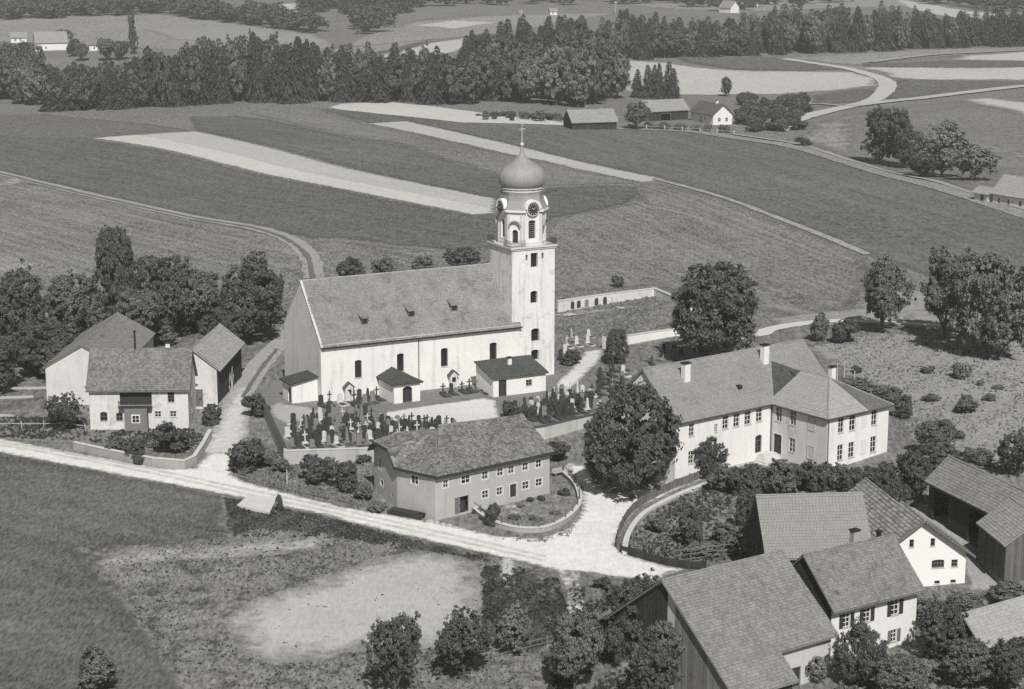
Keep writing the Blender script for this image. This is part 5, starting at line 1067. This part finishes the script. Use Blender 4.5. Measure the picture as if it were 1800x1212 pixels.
# trees round the left farm
for a in [('dark0',42,628,462,120,'big dark tree at the left edge behind the barn'), ('linden0',203,576,384,96,'tallest pointed dark tree behind the left farm'), ('oak0',128,600,478,105,'broad tree between the left edge and the tall slender tree'),
 ('dark1',288,596,440,125,'round dark tree right behind the old farmhouse roof'), ('oak1',352,590,470,100,'grey-green tree between farmhouse and cart shed'), ('dark2',432,603,444,140,'large dark tree beside the lane left of the church'),
 ('tall1',478,570,482,70,'narrow tree against the church gable corner'), ('dark1',85,668,560,110,'low dark tree in the pasture left of the barn'), ('oak2',245,620,500,90,'half-hidden tree behind the barn ridge'), ('dark0',8,690,585,95,'dark tree cut by the left edge near the pasture'),
 ('dark0',348,712,634,52,'dark bushy tree squeezed between farmhouse and shed'), ('dark2',385,620,540,80,'dark tree behind the cart shed roof'),
 # churchyard and school
 ('linden0',1112,876,656,166,'huge dark round linden on the square in front of school'), ('wide0',1254,640,446,180,'large feathery tree behind the school roof'), ('dark2',1250,842,762,60,'small dark tree against the white school facade'),
 # right hand trees by the path
 ('oak0',1550,586,452,98,'left tree of the three beside the path at right'), ('oak1',1660,596,434,108,'middle tree of the three beside the path at right'), ('low0',1738,630,424,158,'biggest tree of the three beside the path at right'), ('dark1',1792,600,452,110,'tree behind the biggest path tree at the right edge'),
 # bottom edge
 ('loose1',694,1226,1076,92,'left fruit tree of the pair at the bottom in front of bare soil'), ('loose0',815,1190,1074,110,'right fruit tree of the pair at the bottom before bare soil'), ('pale0',905,1150,1062,70,'thin pale young tree beside the rail fence'),
 ('dark0',1128,1128,1004,130,'dark tree hiding the gable of the tiled barn'), ('dark2',1104,1172,1030,104,'dark bushy tree at the low eave of the tiled barn'), ('oak2',1166,1214,1082,92,'leafy tree against the timber gable of the tiled barn'), ('oak1',1010,1215,1068,110,'leafy tree left of the barn gable at bottom edge'), ('loose1',1150,1240,1130,90,'low leafy tree under the barn gable'),
 ('dark2',1508,1210,1092,95,'dark tree in front of the shuttered dwelling'), ('dark0',1652,1162,1048,100,'dark leafy tree between dwelling and garden shed'), ('oak2',1700,1215,1120,95,'dense tree in front of the garden shed'), ('oak1',1585,1232,1150,110,'low tree at the bottom edge below the dwelling'), ('dark1',1768,1222,1110,80,'dark tree in the bottom right corner'),
 ('dark0',1600,880,790,85,'dark tree right of the school wing'), ('dark2',1565,905,815,80,'dark tree behind the stable roof'), ('oak0',1640,800,735,75,'bushy tree on the slope right of the school'), ('loose0',1790,838,755,80,'tree at the right edge above the open shed'),
 ('dark1',1310,945,858,60,'dark tree at the left end of the hay barn'),
 # middle distance
 ('dark0',1545,290,185,84,'dark tree left of the pair by the far road'), ('dark2',1590,296,188,80,'dark tree right of the pair by the far road'), ('pale0',1655,312,222,95,'pale thin tree right of the dark pair'), ('pale1',1712,318,252,80,'paler small tree near the cottage'), ('dark1',1625,312,262,70,'low dark tree below the pale thin tree'),
 ('dark0',1276,170,134,24,'small round tree alone on the pale far field'), ('oak1',1118,228,178,52,'bushy tree left of the middle barn at the farmstead'), ('tall0',235,96,26,26,'tall slender tree beside the white-gabled far farm')]:
    T(*a)
for a in [('dark0',44,108,72,34),('dark1',128,100,66,30),('oak1',142,108,74,30),('dark2',14,112,76,40),('oak2',188,108,66,36),('dark1',212,106,70,34),('oak0',110,76,52,40)]: _k = ['tree left of the white-gabled far farmhouse','tree between the two far farmhouses','lower tree between the two far farmhouses','tree near the tiny pale far-left house','tree right of the grey-roofed far house','rightmost tree of the far left farm','tree behind the white-gabled far farmhouse'][globals().setdefault('_n', [0])[0] % 7]; _n[0] += 1; T(*a, 'bushy ' + _k, group='trees round the far left farm')
for i, (px, py, tp) in enumerate(((1120,172,120),(1138,174,112),(1158,175,110),(1175,172,106),(1150,168,112),(1183,174,118))): T(f'spruce{i%4}', px, py, tp, 26, ['first','second','third','fifth','back','sixth'][i] + ' spruce from the left in the group beside the distant farmstead', 'spruce_tree', 'tree', 'spruces beside the farmstead')
for i in range(48):
    px = random.uniform(1296, 1418); py = random.uniform(178, 232); S(random.choice(['dbush0','dbush1','dbush2','bush0']), px, py, py - random.uniform(14, 24), random.uniform(22, 36), 'dark orchard bush right of the distant farmstead', 'orchard bushes right of the farmstead')
for i in range(16): px = random.uniform(840, 985); S(random.choice(['bush0','dbush1','bush2']), px, 208 + (px-840)*.06 + random.uniform(-6,3), 192 + random.uniform(0, 8), random.uniform(14,26), 'low bush on the edge below the middle forest', 'bushes below the middle forest')
for i in range(14): px = random.uniform(1085, 1290); S(random.choice(['pbush0','bush1','pbush1']), px, 224 + (px-1085)*.05, 212 + random.uniform(0,6), random.uniform(16,28), 'pale garden bush along the farmstead fence', 'bushes along the farmstead fence')
for a in [('dbush0',1410,258,240,32,'round bush at the end of the far road'),('bush1',1085,505,482,26,'small lone bush on the field behind the upper cemetery'),('dbush1',614,505,448,62,'dark bush behind the left half of the nave roof'),('dbush2',812,488,428,80,'dark bush behind the nave roof near the tower'),('bush2',680,490,440,50,'small bush behind the middle of nave roof'),('bush0',745,485,448,50,'low bush behind the nave ridge'),
 ('dbush0',300,800,736,66,'dense bush in front of the farmhouse right corner'),('bush1',205,800,762,40,'small bush before the farmhouse left window'),('dbush2',240,815,765,42,'bush on the garden wall before the farmhouse bay'),('loose0',112,758,690,60,'bare light bush left of the farmhouse'),('dbush1',438,832,765,74,'dark bush at the corner of lane and road'),('dbush0',545,850,795,60,'left dark bush in the garden below the churchyard'),('dbush2',605,862,805,62,'right dark bush in the garden below the churchyard'),('bush1',575,840,800,40,'small bush between the two garden bushes'),('bush2',500,830,800,40,'small bush under the churchyard wall corner'),
 ('dbush1',868,925,880,34,'dark round bush in the front garden of long house'),('dbush0',985,810,770,60,'dark bush at the right end of the long house'),('dbush2',372,745,705,44,'dark bush by the lane under the cart shed'),('dbush0',448,735,690,50,'dark bush at the churchyard corner by the lane'),
 ('bush0',1345,990,905,125,'large light feathery bush behind the tiled barn'),('dbush1',1212,962,885,50,'dark conical bush in the terrace garden'),('bush2',1160,935,900,44,'small bush in the terrace garden near the fence'),('pbush0',1240,975,945,70,'pale low plants in the terrace garden'),('bush1',1280,960,915,70,'bush beside the dark conical one in the terrace garden'),
 ('bush0',168,1215,1140,88,'dark bush at the bottom left of the meadow'),('dbush1',490,900,866,16,'small dark bush beside the stone slab'),('dbush2',1062,1036,1012,36,'dark bush in the fork of the lanes'),
 ('bush1',1440,600,545,34,'thin bush below the path left'),('dbush0',1492,602,555,56,'dark bush below the path near the left tree'),('bush2',1630,655,640,30,'small bush high on the scrub slope'),('pbush0',1690,665,630,40,'pale thin bush on the scrub slope'),('bush0',1698,725,695,50,'bush in the middle of the scrub slope'),('bush1',1500,690,660,70,'bush behind the school wing'),('bush2',1560,705,670,60,'bush right behind the school wing roof'),('dbush1',1585,735,690,40,'bush at the right corner of the school wing'),
 ('dbush0',1640,830,770,100,'broad dark bush above the open shed left end'),('bush2',1720,815,780,60,'bush above the open shed ridge'),('dbush2',1660,770,735,50,'dark bush on the slope above the shed'),
 ('bush0',1540,1200,1140,60,'bush under the dwelling windows'),('pbush1',1430,1195,1140,60,'pale bush at the barn doors'),('bush1',1620,1100,1045,70,'bush under the white gable house'),('bush2',1700,1075,1035,80,'bush along the yard edge below the white gable house'),('bush0',1770,1062,1020,80,'bush along the yard edge at right'),('dbush1',1690,1180,1120,60,'dark bush beside the garden shed wall'),('pbush0',1240,1225,1175,60,'pale bush below the barn wall')]:
    S(*a)
ORD = ['leftmost','second','third','fourth','fifth','sixth','seventh','eighth','ninth','tenth','eleventh','twelfth','thirteenth','fourteenth','rightmost']
for i, px in enumerate(range(1268, 1560, 26)):
    S(f'dbush{i%3}' if i % 4 else 'bush1', px, 862 + random.uniform(-4, 10), 806 + random.uniform(-6, 14), random.uniform(46, 66), ORD[i] + ' dark bush from the left in the hedge below the school', 'hedge row below the school')
for i in range(15): S(f'dbush{i%3}', 905 + i*9.5 + random.uniform(-3,3), 738 - i*2.2 + random.uniform(-6,4), 715 - i*2.2, random.uniform(14,22), 'dark clipped bush among the graves right of the court', 'clipped bushes among the graves', .02)
S('dbush1', 893, 738, 702, 36, 'large dark bush beside the outbuilding door', None, .02)
S('dbush2', 1004, 640, 612, 40, 'dark bush at the foot of the tower beside the path', None, .02)
for i in range(14): S(f'dbush{i%3}', 530 + i*20 + random.uniform(-6,6), 776 - i*1.4 + random.uniform(-12,6), 758 - i*1.4 + random.uniform(-10,2), random.uniform(10,18), 'small dark bush between the lower churchyard graves', 'small bushes between the lower graves', .02)
T('linden0', 1085, 640, 572, 48, 'dark egg-shaped conifer at the end of the churchyard path', 'thuja', 'tree', None, 0)
for i in range(34):
    px = random.uniform(0, 490); py = random.uniform(560, 612) if px > 150 else random.uniform(560, 690)
    if 70 < px < 150 and py > 640: continue
    S(random.choice(['dbush0','dbush1','dbush2','bush0','bush1']), px, py, py - random.uniform(34, 64), random.uniform(46, 80), 'dense undergrowth bush behind the left farm buildings', 'undergrowth behind the left farm')
for a in [('dbush1',832,892,880,24,'leftmost low hedge bush of the long house garden'),('dbush2',842,904,892,24,'second low hedge bush of the long house garden'),('dbush0',853,913,902,22,'third low hedge bush of the long house garden'),('bush0',905,915,903,26,'pale plants in the middle of the long house garden'),('bush2',940,918,906,28,'plants near the curved wall of the long house garden'),('pbush0',975,905,895,26,'pale plants at the right of the long house garden'),('dbush1',990,872,858,28,'dark bush at the right end of the long house garden'),('dbush0',835,880,868,22,'bush beside the dark barn door of the long house'),('pbush1',915,893,884,20,'small pale plants beside the long house door path'),
          ('dbush0',470,822,800,34,'dark shrub under the lane-side churchyard wall'),('bush0',640,880,850,40,'rough shrub at the left gable of the long house'),('pbush0',660,900,880,36,'pale weeds at the foot of the long house gable'),('dbush2',520,812,794,34,'small dark shrub before the churchyard front wall'),('dbush1',585,806,792,40,'low dark shrub against the churchyard front wall'),('dbush0',632,812,794,40,'dark shrub near the long house gable corner')]: S(*a)
for i, (px, py) in enumerate(((934,884),(950,882))): S('dbush0', px, py, py-12, 16, ['left','right'][i] + ' of two small round bushes beside the long house door')
for i in range(11):                                          # scattered small scrub on the slope
    px, py = random.uniform(1470, 1800), random.uniform(610, 800)
    if px < 1580 and py > 690: continue
    S(random.choice(['bush0','bush1','pbush0','pbush1','dbush0']), px, py, py - random.uniform(7, 16), random.uniform(12, 30), 'low scrub bush scattered on the pasture slope', 'scrub bushes on the pasture slope')

# forests: the nearest trees are individuals, the depth behind them is one mass each
def wood(poly_px, spacing, keys, hgt, wid, label, group, name, limit, mass_name, mass_keys, near_first=True):
    poly = np.array([G(a, b)[:2] for a, b in poly_px]); lo, hi = poly.min(0), poly.max(0); g = np.random.default_rng(len(poly_px)*31 + int(spacing*10))
    xs, ys_ = np.meshgrid(np.arange(lo[0], hi[0], spacing), np.arange(lo[1], hi[1], spacing)); pts = np.stack([xs.ravel(), ys_.ravel()], 1) + g.uniform(-.42, .42, (xs.size, 2)) * spacing
    pts = pts[inside(pts, poly)]; pts = pts[np.argsort(pts[:,1])] if near_first else pts; zz = terr(pts[:,0], pts[:,1]); MV = []
    for i, (p, z) in enumerate(zip(pts, zz)):
        h = hgt * g.uniform(.68, 1.14) * (1 + .12*math.sin(p[0]*.045) + .08*math.sin(p[0]*.11 + p[1]*.05)); w = wid * g.uniform(.8, 1.2)
        if name == 'spruce_tree' and p[0] < -150 and p[1] < 900: h *= .78
        if i < limit: plant(keys[int(g.integers(len(keys)))], (p[0], p[1], z), h, w, name, label, 'tree', group)
        else:
            me = TREES[mass_keys[int(g.integers(len(mass_keys)))]][0]; v = np.empty(len(me.vertices)*3, np.float32); me.vertices.foreach_get('co', v); v = v.reshape(-1,4,3)
            v = v[g.random(len(v)) < .42].reshape(-1,3); a = g.uniform(0, 6.28); ca, sa = math.cos(a), math.sin(a)
            MV.append(np.stack([(v[:,0]*ca - v[:,1]*sa)*w*1.05 + p[0], (v[:,0]*sa + v[:,1]*ca)*w*1.05 + p[1], v[:,2]*h + z], 1))
    if MV:
        V = np.concatenate(MV); o = link(mass_name, mesh_np(mass_name, V, np.arange(len(V)).reshape(-1,4), NEEDLE if 'spruce' in mass_keys[0] else LEAF_B)); tag(o, kind='stuff')
    print('wood', group, len(pts))
SP = ['spruce0','spruce1','spruce2','spruce3']; BF = ['far0','far1','far2']
wood([(78,196),(200,193),(320,189),(430,181),(520,183),(620,180),(700,182),(800,186),(810,168),(700,160),(600,158),(480,160),(360,152),(200,166),(80,168)], 6.8, SP+['far0','far2','farp0'], 20, 9.0, 'dark spruce in the long forest behind the fields at left', 'spruces of the left forest', 'spruce_tree', 150, 'left_forest', SP)
wood([(-120,182),(0,176),(78,190),(80,166),(40,140),(-120,140)], 9, BF+['farp0'], 17, 11, 'leafy tree at the left end of the forest', 'leafy trees at the left end of the forest', 'broadleaf_tree', 40, 'left_wood', BF)
wood([(790,186),(870,182),(940,188),(1010,190),(1088,178),(1090,140),(1060,120),(980,130),(900,140),(820,152)], 9.5, BF+['farp0','farp1','spruce0'], 17, 11.5, 'leafy tree of the mixed wood behind the tower', 'leafy trees of the middle wood', 'broadleaf_tree', 110, 'middle_wood', BF)
wood([(810,150),(900,138),(1060,118),(1070,108),(1000,104),(900,112),(820,118)], 9.5, SP+['far0'], 21, 9.6, 'spruce on the rise behind the mixed wood', 'spruces behind the middle wood', 'spruce_tree', 50, 'rise_forest', SP)
wood([(1065,109),(1200,102),(1330,98.5),(1480,95),(1600,88),(1800,82),(1960,78),(1960,66),(1700,70),(1500,76),(1300,80),(1060,88)], 9.0, SP+['far1','far2','farp1'], 20, 10, 'dark spruce in the big forest at upper right', 'spruces of the right forest', 'spruce_tree', 110, 'right_forest', SP)
wood([(1180,103),(1330,100),(1330,94),(1180,96)], 12, BF+['farp0'], 17, 13, 'leafy tree on the edge of the right forest', 'leafy trees on the edge of the right forest', 'broadleaf_tree', 40, 'right_wood', BF)
wood([(-140,42),(0,37),(200,30),(300,28),(440,46),(560,62),(580,56),(440,36),(300,16),(100,16),(-140,26)], 13, BF, 14, 15, '', '', 'broadleaf_tree', 0, 'distant_wood', BF)
wood([(530,20),(700,34),(720,20),(760,6),(700,-6),(540,-4)], 20, SP, 20, 13, '', '', 'spruce_tree', 0, 'distant_forest', SP)
wood([(560,66),(640,64),(700,50),(690,38),(600,44)], 20, BF, 13, 14, '', '', 'broadleaf_tree', 0, 'distant_wood', BF)
wood([(760,14),(1000,10),(1200,14),(1260,22),(1420,12),(1500,2),(1400,-6),(760,-6)], 28, BF, 11, 18, '', '', 'broadleaf_tree', 0, 'distant_wood', BF)
wood([(1620,8),(1700,18),(1960,26),(1960,-6),(1620,-6)], 28, BF, 14, 20, '', '', 'broadleaf_tree', 0, 'distant_wood', BF)

# ---------------------------------------------------------------- uncountable ground cover
def tufts(name, poly_px, n, size, mat, seed=0, excl=None):
    g = np.random.default_rng(seed); poly = np.array([G(a, b)[:2] for a, b in poly_px]); lo, hi = poly.min(0), poly.max(0)
    p = g.uniform(lo, hi, (n*3, 2)); p = p[inside(p, poly)][:n]; k = len(p)
    cl = np.sin(p[:,0]*.35 + seed) + np.sin(p[:,1]*.28 + p[:,0]*.13) + np.sin(p[:,0]*1.3 - p[:,1]*.9) + g.normal(0,1.3,k); p = p[cl > -.2]
    if excl is not None:
        p = p[~inside(p, np.array([G(a, b)[:2] for a, b in excl])) | (g.random(len(p)) < .03)]
    k = len(p)
    z = terr(p[:,0], p[:,1]); Vs = []
    for j in range(4):
        a = g.uniform(0, 6.28, k); s = size*g.uniform(.5,1.5,k); h = s*g.uniform(.5,1.1,k); d = np.stack([np.cos(a), np.sin(a), np.zeros(k)],1); lean = g.normal(0,.35,(k,2)); c = np.column_stack([p + g.normal(0,size*.4,(k,2)), z])
        up = np.column_stack([lean*h[:,None], h]); V = np.stack([c - d*s[:,None]*.6, c + d*s[:,None]*.6, c + d*s[:,None]*.35 + up, c - d*s[:,None]*.35 + up], 1); Vs.append(V.reshape(-1,3))
    V = np.concatenate(Vs); o = link(name, mesh_np(name, V, np.arange(len(V)).reshape(-1,4), mat)); tag(o, kind='stuff')
HILLP = [(1450,602),(1520,588),(1640,592),(1800,604),(1900,620),(1900,830),(1700,800),(1600,790),(1565,735),(1540,690),(1480,660),(1415,615)]
ROUGHP = [(395,890),(480,900),(560,915),(700,950),(800,970),(880,990),(970,1010),(1000,1060),(1010,1130),(900,1230),(330,1240),(255,1110),(160,990),(330,960),(400,945)]
tufts('weeds', HILLP, 8000, .14, TUFT, 1); tufts('weeds', HILLP, 900, .17, TUFT_D, 21); SOILP = [(395,1090),(430,1060),(520,1035),(600,1000),(700,975),(760,970),(850,1005),(852,1080),(840,1130),(800,1150),(700,1145),(620,1150),(560,1165),(480,1170),(410,1140)]
tufts('weeds', ROUGHP, 9000, .15, TUFT, 2, SOILP); tufts('weeds', ROUGHP, 2600, .17, TUFT_D, 3, SOILP)
tufts('weeds', [(850,1000),(900,995),(980,1020),(1000,1100),(940,1150),(850,1100)], 3000, .28, TUFT_D, 4)
tufts('weeds', [(405,800),(430,770),(500,803),(650,800),(650,870),(690,895),(600,885),(500,862),(430,842)], 3500, .24, TUFT, 5)
tufts('weeds', [(0,735),(150,735),(155,760),(330,752),(360,770),(335,795),(130,776),(0,770)], 3000, .22, TUFT_D, 6)
tufts('weeds', [(1095,965),(1110,930),(1160,895),(1250,850),(1330,845),(1330,960),(1380,980),(1190,998)], 1800, .26, TUFT_D, 7); tufts('weeds', [(1095,965),(1110,930),(1160,895),(1250,850),(1330,845),(1330,960),(1380,980),(1190,998)], 3000, .22, TUFT, 22)
tufts('weeds', [(1000,1030),(1150,1030),(1100,1240),(950,1240),(1010,1100)], 3000, .26, TUFT_D, 8)
tufts('weeds', [(1400,1240),(1640,1140),(1800,1120),(1800,1240)], 4500, .26, TUFT, 9)
tufts('weeds', [(0,470),(300,440),(540,450),(540,560),(400,600),(0,600)], 6000, .22, TUFT, 10)
tufts('weeds', [(560,440),(870,450),(870,500),(560,500)], 2500, .22, TUFT, 11)
tufts('weeds', [(870,950),(1000,945),(1020,900),(1015,920),(960,955)], 300, .2, TUFT, 12)
tufts('weeds', [(985,520),(1150,510),(1180,530),(1100,585),(985,610)], 2500, .2, TUFT, 13)
tufts('weeds', [(395,876),(560,908),(700,944),(870,986),(780,978),(600,948),(415,945)], 4000, .20, TUFT_D, 14)

# ---------------------------------------------------------------- haze
hz = MB().box(-9500, 9500, -400, 9300, -12, 92).build('haze', M('haze_air', .5)); hz['kind'] = 'stuff'
hm = bpy.data.materials.new('haze'); hm.use_nodes = True; hn = hm.node_tree; hn.nodes.clear(); ho = hn.nodes.new('ShaderNodeOutputMaterial'); pv = hn.nodes.new('ShaderNodeVolumePrincipled')
pv.inputs['Color'].default_value = (.9, .9, .88, 1); pv.inputs['Density'].default_value = .00019; pv.inputs['Anisotropy'].default_value = 0.0
hn.links.new(pv.outputs[0], ho.inputs['Volume']); hz.data.materials.clear(); hz.data.materials.append(hm)
